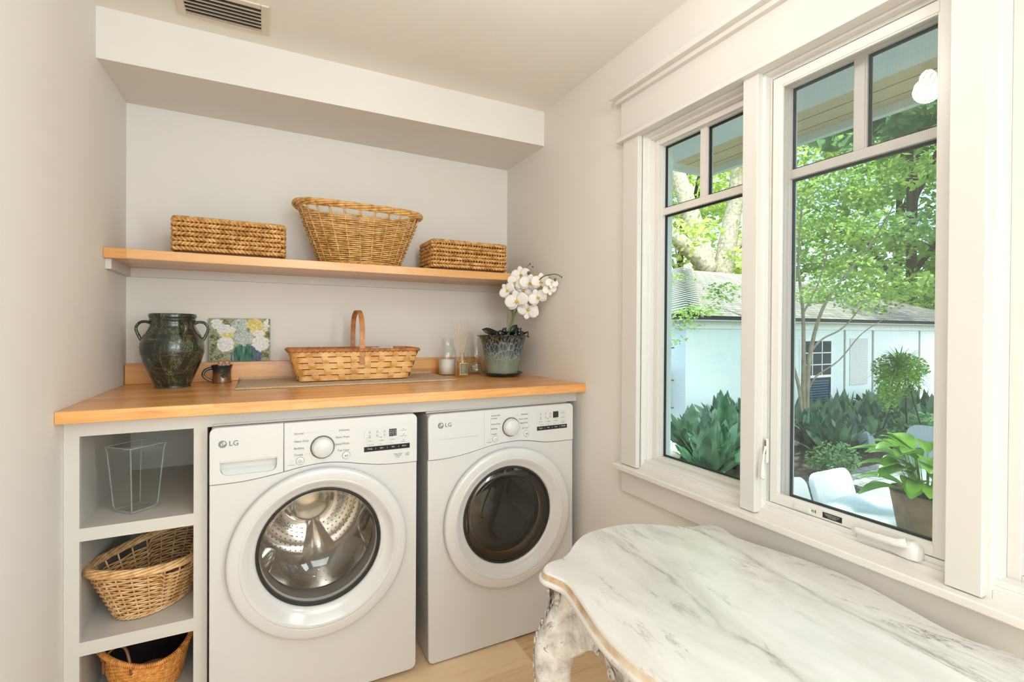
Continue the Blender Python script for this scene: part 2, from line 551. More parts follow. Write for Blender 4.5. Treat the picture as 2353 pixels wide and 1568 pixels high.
def screen():
    t = NT('insect_screen')
    tr = t.new('ShaderNodeBsdfTransparent')
    df = t.new('ShaderNodeBsdfDiffuse')
    df.inputs['Color'].default_value = rgb(120, 122, 122)
    mx = t.new('ShaderNodeMixShader')
    v = t.coords()
    w1 = t.new('ShaderNodeTexWave')
    w1.bands_direction = 'Y'
    w1.inputs['Scale'].default_value = 110
    t.link(v, w1.inputs['Vector'])
    w2 = t.new('ShaderNodeTexWave')
    w2.bands_direction = 'Z'
    w2.inputs['Scale'].default_value = 110
    t.link(v, w2.inputs['Vector'])
    a = t.new('ShaderNodeMath', operation='MAXIMUM')
    t.link(w1.outputs['Fac'], a.inputs[0])
    t.link(w2.outputs['Fac'], a.inputs[1])
    b = t.new('ShaderNodeMath', operation='MULTIPLY')
    t.link(a.outputs[0], b.inputs[0])
    b.inputs[1].default_value = 0.15
    t.link(b.outputs[0], mx.inputs[0])
    t.link(tr.outputs[0], mx.inputs[1])
    t.link(df.outputs[0], mx.inputs[2])
    t.link(mx.outputs[0], t.out.inputs['Surface'])
    M['insect_screen'] = t.m
screen()
def glass(name, tint=(1, 1, 1, 1), rough=0.0, ior=1.45, bump=None):
    t = NT(name)
    t.set(tint, rough)
    t.b.inputs['Transmission Weight'].default_value = 1.0
    t.b.inputs['IOR'].default_value = ior
    if bump:
        t.bump(t.noise(t.coords(), bump[0], 3), bump[1], 0.003)
    M[name] = t.m

def painting_mat():
    t = NT('painted_canvas')
    tc = t.new('ShaderNodeTexCoord')
    gen = tc.outputs['UV']
    nz = t.new('ShaderNodeTexNoise')
    nz.inputs['Scale'].default_value = 14
    nz.inputs['Detail'].default_value = 4
    t.link(gen, nz.inputs['Vector'])
    sub = t.new('ShaderNodeVectorMath', operation='SUBTRACT')
    t.link(nz.outputs['Color'], sub.inputs[0])
    sub.inputs[1].default_value = (0.5, 0.5, 0.5)
    scl = t.new('ShaderNodeVectorMath', operation='SCALE')
    t.link(sub.outputs[0], scl.inputs[0])
    scl.inputs['Scale'].default_value = 0.13
    addv = t.new('ShaderNodeVectorMath', operation='ADD')
    t.link(gen, addv.inputs[0])
    t.link(scl.outputs[0], addv.inputs[1])
    P = addv.outputs[0]
    dab = t.noise(P, 26, 5, 0.7)
    col = t.ramp(dab, [(0.35, rgb(104, 108, 80)), (0.5, rgb(150, 152, 122)), (0.66, rgb(186, 186, 160))])
    def ell(cx, cy, rx, ry, rot=0.0):
        mp = t.new('ShaderNodeMapping')
        mp.vector_type = 'TEXTURE'
        mp.inputs['Location'].default_value = (cx, cy, 0)
        mp.inputs['Rotation'].default_value = (0, 0, rot)
        mp.inputs['Scale'].default_value = (rx, ry, 1)
        t.link(P, mp.inputs['Vector'])
        sx = t.new('ShaderNodeSeparateXYZ')
        t.link(mp.outputs[0], sx.inputs[0])
        cb = t.new('ShaderNodeCombineXYZ')
        t.link(sx.outputs['X'], cb.inputs['X'])
        t.link(sx.outputs['Y'], cb.inputs['Y'])
        ln = t.new('ShaderNodeVectorMath', operation='LENGTH')
        t.link(cb.outputs[0], ln.inputs[0])
        return t.ramp(ln.outputs['Value'], [(0.92, (1, 1, 1, 1)), (1.0, (0, 0, 0, 1))])
    def dabs(a, b, c):
        return t.ramp(dab, [(0.36, a), (0.52, b), (0.64, c)])
    leafc = dabs(rgb(54, 60, 32), rgb(110, 118, 70), rgb(190, 192, 150))
    for e in ((0.27, 0.90, 0.035, 0.12, 0.6), (0.09, 0.56, 0.08, 0.05, -0.5), (0.07, 0.30, 0.045, 0.15, -0.35),
              (0.94, 0.62, 0.09, 0.10, 0.3), (0.97, 0.9, 0.03, 0.12, 0), (0.13, 0.1, 0.12, 0.05, 0.4), (0.9, 0.14, 0.06, 0.1, 0.8)):
        col = t.mix(ell(*e), col, leafc)
    vase = t.ramp(t.noise(t.coords((1, 0.12, 1), kind='UV'), 22, 3), [(0.36, rgb(20, 70, 50)), (0.5, rgb(60, 124, 96)), (0.6, rgb(88, 104, 112)), (0.7, rgb(180, 200, 190))])
    vbl = dabs(rgb(60, 78, 112), rgb(84, 96, 120), rgb(120, 130, 140))
    col = t.mix(ell(0.60, 0.10, 0.27, 0.30), col, vbl)
    col = t.mix(ell(0.55, 0.12, 0.185, 0.30), col, vase)
    white = dabs(rgb(196, 196, 188), rgb(230, 230, 224), rgb(246, 246, 240))
    grey = dabs(rgb(140, 152, 148), rgb(186, 194, 188), rgb(224, 228, 222))
    yel = dabs(rgb(200, 176, 84), rgb(222, 204, 120), rgb(240, 236, 200))
    for e, c in (((0.13, 0.86, 0.10, 0.14), white), ((0.50, 0.84, 0.15, 0.16), grey), ((0.74, 0.86, 0.14, 0.15), yel),
                 ((0.93, 0.85, 0.05, 0.14), white), ((0.27, 0.72, 0.16, 0.13), white), ((0.30, 0.60, 0.13, 0.06), yel),
                 ((0.80, 0.70, 0.14, 0.13), yel), ((0.80, 0.66, 0.10, 0.09), white), ((0.55, 0.55, 0.17, 0.18), grey),
                 ((0.27, 0.40, 0.15, 0.18), white), ((0.84, 0.42, 0.15, 0.19), white)):
        col = t.mix(ell(*e), col, c)
    t.bump(dab, 0.5, 0.004)
    M['painted_canvas'] = t.set(col, 0.6)
painting_mat()

# ------------------------------------------------------------------ mesh helpers
class MB:
    """collects shapes and links them as one mesh object"""
    def __init__(s):
        s.v = []
        s.f = []
        s.mi = []
        s.sm = []
        s.uv = None
    def add(s, vs_, fs_, mi=0, smooth=False):
        o = len(s.v)
        s.v.extend([tuple(p) for p in vs_])
        for f in fs_:
            s.f.append(tuple(i + o for i in f))
            s.mi.append(mi)
            s.sm.append(smooth)
        return s
    def box(s, x0, x1, y0, y1, z0, z1, mi=0, mat=None):
        vs_ = [(x, y, z) for z in (z0, z1) for y in (y0, y1) for x in (x0, x1)]
        if mat is not None:
            vs_ = [mat @ Vector(p) for p in vs_]
        s.add(vs_, [(0, 2, 3, 1), (4, 5, 7, 6), (0, 1, 5, 4), (2, 6, 7, 3), (0, 4, 6, 2), (1, 3, 7, 5)], mi)
        return s
    def tube(s, path, r, n=8, closed=False, caps=True, mi=0, flat=1.0, up=None):
        P = [Vector(p) for p in path]
        m = len(P)
        if m < 2:
            return s
        rr = r if hasattr(r, '__len__') else [r] * m
        T = []
        for i in range(m):
            a = P[(i - 1) % m] if (closed or i > 0) else P[i]
            b = P[(i + 1) % m] if (closed or i < m - 1) else P[i]
            d = b - a
            T.append(d.normalized() if d.length > 1e-9 else Vector((0, 0, 1)))
        ref = Vector(up) if up else (Vector((0, 0, 1)) if abs(T[0].z) < 0.9 else Vector((1, 0, 0)))
        N = (ref - T[0] * ref.dot(T[0])).normalized()
        vs_ = []
        for i in range(m):
            if up:
                N = (Vector(up) - T[i] * Vector(up).dot(T[i]))
                N = N.normalized() if N.length > 1e-6 else Vector((1, 0, 0))
            else:
                N = N - T[i] * N.dot(T[i])
                N = N.normalized() if N.length > 1e-6 else T[i].orthogonal().normalized()
            B = T[i].cross(N)
            for k in range(n):
                a = 2 * PI * k / n
                vs_.append(P[i] + N * (math.cos(a) * rr[i]) + B * (math.sin(a) * rr[i] * flat))
        fs_ = []
        for i in range(m if closed else m - 1):
            j = (i + 1) % m
            for k in range(n):
                l = (k + 1) % n
                fs_.append((i * n + k, i * n + l, j * n + l, j * n + k))
        if caps and not closed:
            fs_.append(tuple(range(n - 1, -1, -1)))
            fs_.append(tuple((m - 1) * n + k for k in range(n)))
        s.add(vs_, fs_, mi, True)
        return s
    def ribbon(s, path, wdir, w, th, closed=False, mi=0):
        """flat strip: wdir(i) gives the width direction"""
        P = [Vector(p) for p in path]
        m = len(P)
        vs_ = []
        for i in range(m):
            a = P[(i - 1) % m] if (closed or i > 0) else P[i]
            b = P[(i + 1) % m] if (closed or i < m - 1) else P[i]
            t = (b - a).normalized()
            W = Vector(wdir(i)).normalized()
            n = t.cross(W).normalized()
            for (a_, b_) in ((-1, -1), (1, -1), (1, 1), (-1, 1)):
                vs_.append(P[i] + W * (a_ * w / 2) + n * (b_ * th / 2))
        fs_ = []
        for i in range(m if closed else m - 1):
            j = (i + 1) % m
            for k in range(4):
                l = (k + 1) % 4
                fs_.append((i * 4 + k, i * 4 + l, j * 4 + l, j * 4 + k))
        if not closed:
            fs_ += [(3, 2, 1, 0), tuple((m - 1) * 4 + k for k in range(4))]
        s.add(vs_, fs_, mi, False)
        return s
    def lathe(s, prof, c=(0, 0, 0), n=48, axis='Z', mi=0, smooth=True, close=False, a0=0, a1=2 * PI):
        full = abs(a1 - a0 - 2 * PI) < 1e-6
        na = n if full else n + 1
        vs_ = []
        for (r, h) in prof:
            for k in range(na):
                a = a0 + (a1 - a0) * k / n
                ca, sa = math.cos(a) * r, math.sin(a) * r
                if axis == 'Z':
                    vs_.append((c[0] + ca, c[1] + sa, c[2] + h))
                else:
                    vs_.append((c[0] + ca, c[1] + h, c[2] + sa))
        fs_ = []
        m = len(prof)
        for i in range(m if close else m - 1):
            j = (i + 1) % m
            for k in range(n):
                l = (k + 1) % na
                fs_.append((i * na + k, i * na + l, j * na + l, j * na + k))
        s.add(vs_, fs_, mi, smooth)
        return s
    def loft(s, rings, mi=0, smooth=True, cap=True, closed_ring=True):
        n = len(rings[0])
        vs_ = [p for r in rings for p in r]
        fs_ = []
        for i in range(len(rings) - 1):
            for k in range(n if closed_ring else n - 1):
                l = (k + 1) % n
                fs_.append((i * n + k, i * n + l, (i + 1) * n + l, (i + 1) * n + k))
        if cap:
            fs_.append(tuple(range(n - 1, -1, -1)))
            fs_.append(tuple((len(rings) - 1) * n + k for k in range(n)))
        s.add(vs_, fs_, mi, smooth)
        return s
    def sphere(s, c, r, nu=12, nv=8, mi=0, sc=(1, 1, 1)):
        vs_ = [(c[0], c[1], c[2] - r * sc[2])]
        for i in range(1, nv):
            a = -PI / 2 + PI * i / nv
            for k in range(nu):
                b = 2 * PI * k / nu
                vs_.append((c[0] + r * sc[0] * math.cos(a) * math.cos(b), c[1] + r * sc[1] * math.cos(a) * math.sin(b), c[2] + r * sc[2] * math.sin(a)))
        vs_.append((c[0], c[1], c[2] + r * sc[2]))
        fs_ = []
        for k in range(nu):
            fs_.append((0, 1 + (k + 1) % nu, 1 + k))
        for i in range(nv - 2):
            for k in range(nu):
                l = (k + 1) % nu
                fs_.append((1 + i * nu + k, 1 + i * nu + l, 1 + (i + 1) * nu + l, 1 + (i + 1) * nu + k))
        e = len(vs_) - 1
        for k in range(nu):
            fs_.append((1 + (nv - 2) * nu + k, 1 + (nv - 2) * nu + (k + 1) % nu, e))
        s.add(vs_, fs_, mi, True)
        return s
    def xform(s, mat, start=0):
        s.v[start:] = [tuple(mat @ Vector(p)) for p in s.v[start:]]
        return s
    def mesh(s, name, mats):
        me = bpy.data.meshes.new(name)
        me.from_pydata(s.v, [], s.f)
        for m_ in (mats if isinstance(mats, (list, tuple)) else [mats]):
            me.materials.append(M[m_] if isinstance(m_, str) else m_)
        me.polygons.foreach_set('material_index', s.mi)
        me.polygons.foreach_set('use_smooth', s.sm)
        me.update()
        return me
    def build(s, name, mats, parent=None, loc=None, bevel=0, segs=2):
        o = bpy.data.objects.new(name, s.mesh(name, mats))
        COL.objects.link(o)
        if parent is not None:
            o.parent = parent
        if loc:
            o.location = loc
        if bevel:
            bv = o.modifiers.new('bevel', 'BEVEL')
            bv.width = bevel
            bv.segments = segs
            bv.limit_method = 'ANGLE'
            bv.angle_limit = R_(40)
            bv.harden_normals = False
        return o
def link_mesh(name, me, mats, parent=None, loc=None, smooth=None):
    me.materials.clear()
    for m_ in (mats if isinstance(mats, (list, tuple)) else [mats]):
        me.materials.append(M[m_])
    if smooth is not None:
        me.polygons.foreach_set('use_smooth', [smooth] * len(me.polygons))
    o = bpy.data.objects.new(name, me)
    COL.objects.link(o)
    if parent is not None:
        o.parent = parent
    if loc:
        o.location = loc
    return o
def empty(name, loc=(0, 0, 0), rz=0.0):
    o = bpy.data.objects.new(name, None)
    o.empty_display_size = 0.05
    COL.objects.link(o)
    o.location = loc
    o.rotation_euler = (0, 0, rz)
    return o
def tag(o, label, cat, group=None, kind=None):
    o['label'] = label
    o['category'] = cat
    if group:
        o['group'] = group
    if kind:
        o['kind'] = kind
    return o
def struct(o):
    o['kind'] = 'structure'
    return o
def copy_tree(o, parent=None):
    c = o.copy()
    COL.objects.link(c)
    c.parent = parent
    for ch in list(o.children):
        copy_tree(ch, c)
    return c
def shape2d(outlines, depth, bevel=0.0, res=2):
    """closed outlines in the XY plane (first outer, then holes), extruded along +Z by depth, as a mesh"""
    cu = bpy.data.curves.new('outline', 'CURVE')
    cu.dimensions = '2D'
    cu.fill_mode = 'BOTH'
    for ol in outlines:
        sp = cu.splines.new('POLY')
        sp.points.add(len(ol) - 1)
        for i, p in enumerate(ol):
            sp.points[i].co = (p[0], p[1], 0, 1)
        sp.use_cyclic_u = True
    cu.extrude = depth / 2 - bevel
    cu.bevel_depth = bevel
    cu.bevel_resolution = res
    cu.offset = -bevel
    o = bpy.data.objects.new('outline', cu)
    COL.objects.link(o)
    dg = bpy.context.evaluated_depsgraph_get()
    dg.update()
    me = bpy.data.meshes.new_from_object(o.evaluated_get(dg))
    bpy.data.objects.remove(o)
    bpy.data.curves.remove(cu)
    me.transform(Matrix.Translation((0, 0, depth / 2)))
    return me
def text_mesh(items, depth=0.0004, align='CENTER'):
    """items: (text, x, z, size) -> one mesh lying in the XZ plane facing -Y"""
    out = MB()
    for it in items:
        t, x, z, size = it[:4]
        al = it[4] if len(it) > 4 else align
        cu = bpy.data.curves.new('lettering', 'FONT')
        cu.body = t
        cu.size = size
        cu.align_x = al
        cu.align_y = 'CENTER'
        cu.extrude = depth / 2
        cu.resolution_u = 3
        o = bpy.data.objects.new('lettering', cu)
        COL.objects.link(o)
        dg = bpy.context.evaluated_depsgraph_get()
        dg.update()
        me = bpy.data.meshes.new_from_object(o.evaluated_get(dg))
        bpy.data.objects.remove(o)
        bpy.data.curves.remove(cu)
        mt = Matrix.Translation((x, 0, z)) @ Matrix.Rotation(R_(90), 4, 'X')
        me.transform(mt)
        out.add([v.co[:] for v in me.vertices], [tuple(p.vertices) for p in me.polygons])
        bpy.data.meshes.remove(me)
    return out
XZ = Matrix.Rotation(R_(90), 4, 'X')     # XY outline -> XZ plane, thickness towards -Y
def rounded_rect(x0, x1, y0, y1, r, n=6):
    if not hasattr(r, '__len__'):
        r = [r] * 4
    out = []
    for (cx, cy, a0, rr) in ((x1 - r[0], y0 + r[0], -90, r[0]), (x1 - r[1], y1 - r[1], 0, r[1]), (x0 + r[2], y1 - r[2], 90, r[2]), (x0 + r[3], y0 + r[3], 180, r[3])):
        for k in range(n + 1):
            a = R_(a0 + 90 * k / n)
            out.append((cx + rr * math.cos(a), cy + rr * math.sin(a)))
    return out
def circle2(cx, cy, r, n=64):
    return [(cx + r * math.cos(2 * PI * k / n), cy + r * math.sin(2 * PI * k / n)) for k in range(n)]
def catmull(pts, n=8, closed=False):
    P = [Vector(p) for p in pts]
    m = len(P)
    out = []
    for i in range(m if closed else m - 1):
        p0 = P[(i - 1) % m] if (closed or i > 0) else P[i]
        p1, p2 = P[i], P[(i + 1) % m]
        p3 = P[(i + 2) % m] if (closed or i < m - 2) else P[(i + 1) % m]
        for k in range(n):
            t = k / n
            out.append(0.5 * ((2 * p1) + (-p0 + p2) * t + (2 * p0 - 5 * p1 + 4 * p2 - p3) * t * t + (-p0 + 3 * p1 - 3 * p2 + p3) * t ** 3))
    if not closed:
        out.append(P[-1])
    return out

# ------------------------------------------------------------------ the room
W = 1.84
H = 2.4766
YF = -4.6
b = MB().box(-0.12, W + 0.14, YF - 0.1, 0.12, -0.06, 0.0)
struct(b.build('floor', 'oak_floor'))
b = MB().box(-0.12, W + 0.14, YF - 0.1, 0.12, H, H + 0.1)
struct(b.build('ceiling', 'ceiling_paint'))
struct(MB().box(-0.12, W + 0.14, 0, 0.12, 0, H).build('wall_back', 'wall_paint'))
struct(MB().box(-0.12, 0, YF, 0, 0, H).build('wall_left', 'wall_paint'))
struct(MB().box(-0.12, W + 0.14, YF - 0.1, YF, 0, H).build('wall_front', 'wall_paint'))
WX0, WX1 = W, W + 0.14
ZT, ZB = 2.115, 0.785                       # rough opening
UN = [(-1.182, -1.646), (-1.696, -2.146), (-2.207, -2.657)]   # clear openings of the three units
rw = MB()
rw.box(WX0, WX1, YF, 0, 0, ZB)
rw.box(WX0, WX1, YF, 0, ZT, H)
rw.box(WX0, WX1, UN[0][0], 0, ZB, ZT)
rw.box(WX0, WX1, YF, UN[2][1], ZB, ZT)
struct(rw.build('wall_right', 'wall_paint'))
# soffit box along the back wall (its underside slopes a little)
def prism_x(prof0, prof1, x0, x1):
    m = MB()
    n = len(prof0)
    vs_ = [(x0, p[0], p[1]) for p in prof0] + [(x1, p[0], p[1]) for p in prof1]
    fs_ = [tuple(range(n)), tuple(range(2 * n - 1, n - 1, -1))] + [(i, i + n, (i + 1) % n + n, (i + 1) % n) for i in range(n)]
    return m.add(vs_, fs_)
sf = prism_x([(0.0, H + 0.01), (0.0, 2.308), (-0.428, 2.292), (-0.428, H + 0.01)],
             [(0.0, H + 0.01), (0.0, 2.294), (-0.4317, 2.298), (-0.4317, H + 0.01)], 0, W)
struct(sf.build('wall_soffit', 'wall_paint'))
struct(MB().box(W - 0.015, W, YF, -0.83, 0, 0.13).build('baseboard_right', 'trim_paint', bevel=0.004))
struct(MB().box(0, 0.015, YF, -0.83, 0, 0.13).build('baseboard_left', 'trim_paint', bevel=0.004))

# window trim: head, casings, stool and apron
C = 1.82
tr = MB()
tr.box(C, W, -2.80, -1.078, 2.100, 2.2536)
struct(tr.build('trim_1', 'trim_paint', bevel=0.002))
tr = MB().box(1.776, W, -2.84, -1.056, 2.262, 2.2825).box(1.80, W, -2.82, -1.064, 2.2460, 2.2620)
struct(tr.build('trim_2', 'trim_paint', bevel=0.0015))
struct(MB().box(1.800, W, -2.82, -1.066, 2.088, 2.1045).build('trim_3', 'trim_paint', bevel=0.002))
i = 4
for (y0, y1) in ((-1.182, -1.093), (-1.696, -1.646), (-2.207, -2.146), (-2.75, -2.657)):
    struct(MB().box(C, W + 0.012, y0, y1, 0.800, 2.09).build('trim_%d' % i, 'trim_paint', bevel=0.002))
    i += 1
struct(MB().box(1.797, 1.885, -2.84, -1.068, 0.778, 0.798).build('trim_8', 'sill_paint', bevel=0.003))
struct(MB().box(1.822, W, -2.80, -1.094, 0.690, 0.778).build('trim_9', 'trim_paint', bevel=0.002))

def frame_yz(m, y0, y1, z0, z1, wy, wz, x0, x1, mi=0, wzb=None):
    """rectangular frame in the YZ plane: y0 > y1 are its outer edges"""
    wzb = wz if wzb is None else wzb
    m.box(x0, x1, y0 - wy, y0, z0, z1, mi)
    m.box(x0, x1, y1, y1 + wy, z0, z1, mi)
    m.box(x0, x1, y1 + wy, y0 - wy, z1 - wz, z1, mi)
    m.box(x0, x1, y1 + wy, y0 - wy, z0, z0 + wzb, mi)
    return m
RAIL = 1.794
for k, (ya, yb) in enumerate(UN):
    w = struct(empty('window_%d' % (k + 1), (0, 0, 0)))
    fr = MB()
    frame_yz(fr, ya + 0.022, yb - 0.022, 0.79, 2.112, 0.030, 0.030, 1.842, 1.985, wzb=0.025)       # jamb liner
    frame_yz(fr, ya - 0.004, yb + 0.004, 0.81, 2.085, 0.009, 0.012, 1.866, 1.98, wzb=0.012)
    fr.box(1.85, 1.985, yb, ya, 0.795, 0.822)
    fr.box(1.8555, 1.892, yb, ya, 0.8215, 0.834)
    fr.build('window_frame', 'vinyl_white', w, bevel=0.0015)
    sh = MB()
    frame_yz(sh, ya - 0.013, yb + 0.013, 0.822, 2.073, 0.022, 0.022, 1.893, 1.95)
    frame_yz(sh, ya - 0.030, yb + 0.030, 0.838, 2.056, 0.009, 0.008, 1.908, 1.945)
    ym = (ya + yb) / 2
    sh.box(1.912, 1.946, yb + 0.02, ya - 0.02, RAIL - 0.013, RAIL + 0.013)
    sh.build('sash', 'sash_white', w, bevel=0.0015)
    mu = MB().box(1.912, 1.946, ym - 0.013, ym + 0.013, RAIL + 0.013, 2.055)
    mu.box(1.916, 1.944, ym - 0.016, ym + 0.016, RAIL + 0.013, 2.055)
    mu.build('muntin', 'sash_white', w, bevel=0.001)
    gk = MB()
    for (za, zb, p, q) in ((0.845, RAIL - 0.013, ya - 0.038, yb + 0.038), (RAIL + 0.013, 2.049, ya - 0.038, ym + 0.016), (RAIL + 0.013, 2.049, ym - 0.016, yb + 0.038)):
        frame_yz(gk, p, q, za, zb, 0.004, 0.006, 1.924, 1.934)
    gk.build('gasket', 'gasket_black', w)
    MB().box(1.9290, 1.9310, yb + 0.036, ya - 0.036, 0.843, 2.052).build('pane', 'window_glass', w)
    if k == 1:
        sf_ = MB()
        frame_yz(sf_, ya - 0.022, yb + 0.010, 0.836, 2.066, 0.024, 0.026, 1.858, 1.868)
        frame_yz(sf_, ya - 0.044, yb + 0.032, 0.860, 2.042, 0.006, 0.006, 1.860, 1.869)
        s1 = sf_.build('screen_frame', 'vinyl_white', w, bevel=0.0012)
        MB().box(1.8645, 1.8650, yb + 0.034, ya - 0.046, 0.862, 2.040).build('screen_mesh', 'insect_screen', w)
        cl = MB()
        cl.box(1.852, 1.8585, -1.840, -1.797, 0.842, 0.853)
        cl.box(1.852, 1.8585, -2.082, -2.045, 0.842, 0.853)
        cl.build('screen_clip', 'vinyl_white', w, bevel=0.001)
        # operator cover with folding crank
        oc = MB()
        rings = []
        for (yy, h, xx) in ((-1.955, 0.010, 1.853), (-1.962, 0.017, 1.845), (-2.045, 0.022, 1.838), (-2.060, 0.034, 1.830), (-2.080, 0.038, 1.828), (-2.092, 0.030, 1.832), (-2.096, 0.02, 1.845)):
            rings.append([(1.862, yy, 0.8225), (xx, yy, 0.8225), (xx + 0.003, yy, 0.8225 + h * 0.8), (xx + 0.010, yy, 0.8225 + h), (1.862, yy, 0.8225 + h)])
        oc.loft(rings)
        oc.build('crank_housing', 'vinyl_white', w, bevel=0.001)
        hd = MB().tube(catmull([(1.835, -1.958, 0.846), (1.829, -1.975, 0.849), (1.827, -2.02, 0.850), (1.826, -2.055, 0.852), (1.832, -2.072, 0.856)], 6),
                       [0.007] * 4 + [0.0085] * 8 + [0.0095] * 8 + [0.011] * 5, 10, flat=0.8)
        hd.build('crank_handle', 'vinyl_white', w)
        # warning stickers on the lower screen rail
        lb = MB().box(1.8572, 1.8578, -1.9195, -1.871, 0.8415, 0.8560)
        lo = lb.build('warning_sticker', 'gasket_black', w)
        tx = text_mesh([('THIS SCREEN WILL NOT STOP A', 0, 0.0035, 0.0027), ('CHILD FROM FALLING OUT', 0, 0, 0.0027), ('OF THE WINDOW', 0, -0.0035, 0.0027)])
        tx.xform(Matrix.Translation((1.8571, -1.895, 0.8488)) @ Matrix.Rotation(R_(-90), 4, 'Z'))
        tx.build('sticker_lettering', 'display_grey', lo)
        tx = text_mesh([('WARNING', 0, 0, 0.0115)])
        tx.add([(-0.036, 0, -0.004), (-0.028, 0, -0.004), (-0.032, 0, 0.004)], [(0, 1, 2)])
        tx.add([(0.0300, 0, -0.0055), (0.0325, 0, -0.0055), (0.0325, 0, 0.0065), (0.0300, 0, 0.0065)], [(0, 1, 2, 3)])
        tx.add([(-0.044, 0, -0.004), (-0.041, 0, -0.005), (-0.0395, 0, 0.0), (-0.0425, 0, 0.005)], [(0, 1, 2, 3)])
        tx.xform(Matrix.Translation((1.8575, -1.8285 - 0.001, 0.849)) @ Matrix.Rotation(R_(-90), 4, 'Z') @ Matrix.Scale(0.72, 4))
        tx.build('warning_lettering', 'gasket_black', w)
        # sash lock lever on the jamb left of the screen
        lv = MB().box(1.8415, 1.853, -1.7185, -1.7115, 0.949, 1.020)
        lk = lv.build('lock_plate', 'vinyl_white', w, bevel=0.002)
        MB().box(1.8405, 1.8418, -1.7170, -1.7130, 0.975, 1.016).build('lock_slot', 'wood_grey', lk)
        MB().tube(catmull([(1.842, -1.7150, 0.998), (1.833, -1.716, 0.975), (1.827, -1.7175, 0.950), (1.824, -1.7185, 0.928), (1.824, -1.719, 0.905)], 5),
                  [0.0028, 0.003, 0.003, 0.003, 0.003, 0.0032, 0.0033, 0.0034, 0.0036, 0.0038, 0.004, 0.0045, 0.005, 0.0055, 0.006, 0.0066, 0.007, 0.0074, 0.0076, 0.007, 0.005], 10).build('lock_lever', 'vinyl_white', w)

w5 = struct(empty('window_5', (W, -3.55, 1.45)))  # added unseen window with an opaque pane, backing the side fill light
wf5 = MB()
for (y0, y1, z0, z1) in ((-0.62, 0.62, 0.60, 0.68), (-0.62, 0.62, -0.68, -0.60), (-0.62, -0.55, -0.60, 0.60), (0.55, 0.62, -0.60, 0.60)):
    wf5.box(-0.022, -0.0005, y0, y1, z0, z1)
wf5.build('window_frame', 'trim_paint', w5)
MB().box(-0.003, -0.0005, -0.55, 0.55, -0.6, 0.6).build('pane', 'display_grey', w5)
w4 = struct(empty('window_4', (0.92, YF, 1.45)))  # added unseen window with an opaque pane, backing the rear fill light
wf4 = MB()
for (x0, x1, z0, z1) in ((-0.72, 0.72, 0.64, 0.72), (-0.72, 0.72, -0.72, -0.64), (-0.72, -0.64, -0.64, 0.64), (0.64, 0.72, -0.64, 0.64)):
    wf4.box(x0, x1, 0.0005, 0.022, z0, z1)
wf4.build('window_frame', 'trim_paint', w4)
MB().box(-0.64, 0.64, 0.0005, 0.003, -0.64, 0.64).build('pane', 'display_grey', w4)

# ------------------------------------------------------------------ ceiling vent
v = tag(empty('air_vent', (0.402, -0.611, H)), 'beige metal ceiling air vent with angled slats in front of the soffit', 'air vent')
vb = MB()
def frame_xy(m, x0, x1, y0, y1, wl, wr, wf, wb, z0, z1):
    m.box(x0, x0 + wl, y0, y1, z0, z1)
    m.box(x1 - wr, x1, y0, y1, z0, z1)
    m.box(x0 + wl, x1 - wr, y0, y0 + wf, z0, z1)
    m.box(x0 + wl, x1 - wr, y1 - wb, y1, z0, z1)
frame_xy(vb, -0.146, 0.146, -0.096, 0.096, 0.026, 0.026, 0.026, 0.022, -0.007, -0.0003)
vb.build('vent_frame', 'vent_metal', v, bevel=0.002)
MB().box(-0.121, 0.121, -0.071, 0.075, -0.0012, -0.0003).build('vent_backing', 'vent_shadow', v)
for k in range(6):
    yy = -0.052 + k * 0.0225
    MB().box(-0.12, 0.12, -0.0006, 0.0006, -0.0058, 0.0058).xform(Matrix.Translation((0, yy, -0.0068)) @ Matrix.Rotation(R_(-38), 4, 'X')).build('vent_slat', 'vent_metal', v)

# ------------------------------------------------------------------ cabinet with open cubbies, counter, splash, shelf
cb = tag(empty('open_shelf_cabinet', (0.18, -0.745, 0)), 'built-in cream cabinet with three open cubbies left of the washing machine', 'cabinet')
ox, oy = 0.18, -0.745
def cbx(m, x0, x1, y0, y1, z0, z1):
    return m.box(x0 - ox, x1 - ox, y0 - oy, y1 - oy, z0, z1)
ff = MB()
Y0, Y1 = -0.745, -0.726
cbx(ff, 0.0005, 0.0375, Y0, Y1, 0, 1.0532)
cbx(ff, 0.3291, 0.3674, Y0, Y1, 0, 1.0532)
cbx(ff, 0.0375, 0.3291, Y0, Y1, 1.0026, 1.0532)
cbx(ff, 0.3674, 1.8395, Y0, Y1, 1.0032, 1.0532)
cbx(ff, 0.0375, 0.3291, Y0, Y1, 0.6829, 0.7221)
cbx(ff, 0.0375, 0.3291, Y0, Y1, 0.3334, 0.3748)
cbx(ff, 0.0375, 0.3291, Y0, Y1, 0, 0.10)
ff.build('face_frame', 'cabinet_paint', cb)
cbx(MB(), 0.0005, 0.026, Y1, -0.0505, 0, 1.0532).build('side_panel', 'cabinet_paint', cb)
cbx(MB(), 0.342, 0.3674, Y1, -0.0505, 0, 1.0532).build('side_panel', 'cabinet_paint', cb)
cbx(MB(), 0.0005, 0.3674, -0.050, -0.0005, 0, 1.0532).build('back_panel', 'cabinet_paint', cb)
for z0, z1 in ((0.70, 0.7216), (0.352, 0.3743), (0.08, 0.0995)):
    cbx(MB(), 0.026, 0.342, Y1, -0.0505, z0, z1).build('cubby_shelf', 'cabinet_paint', cb)

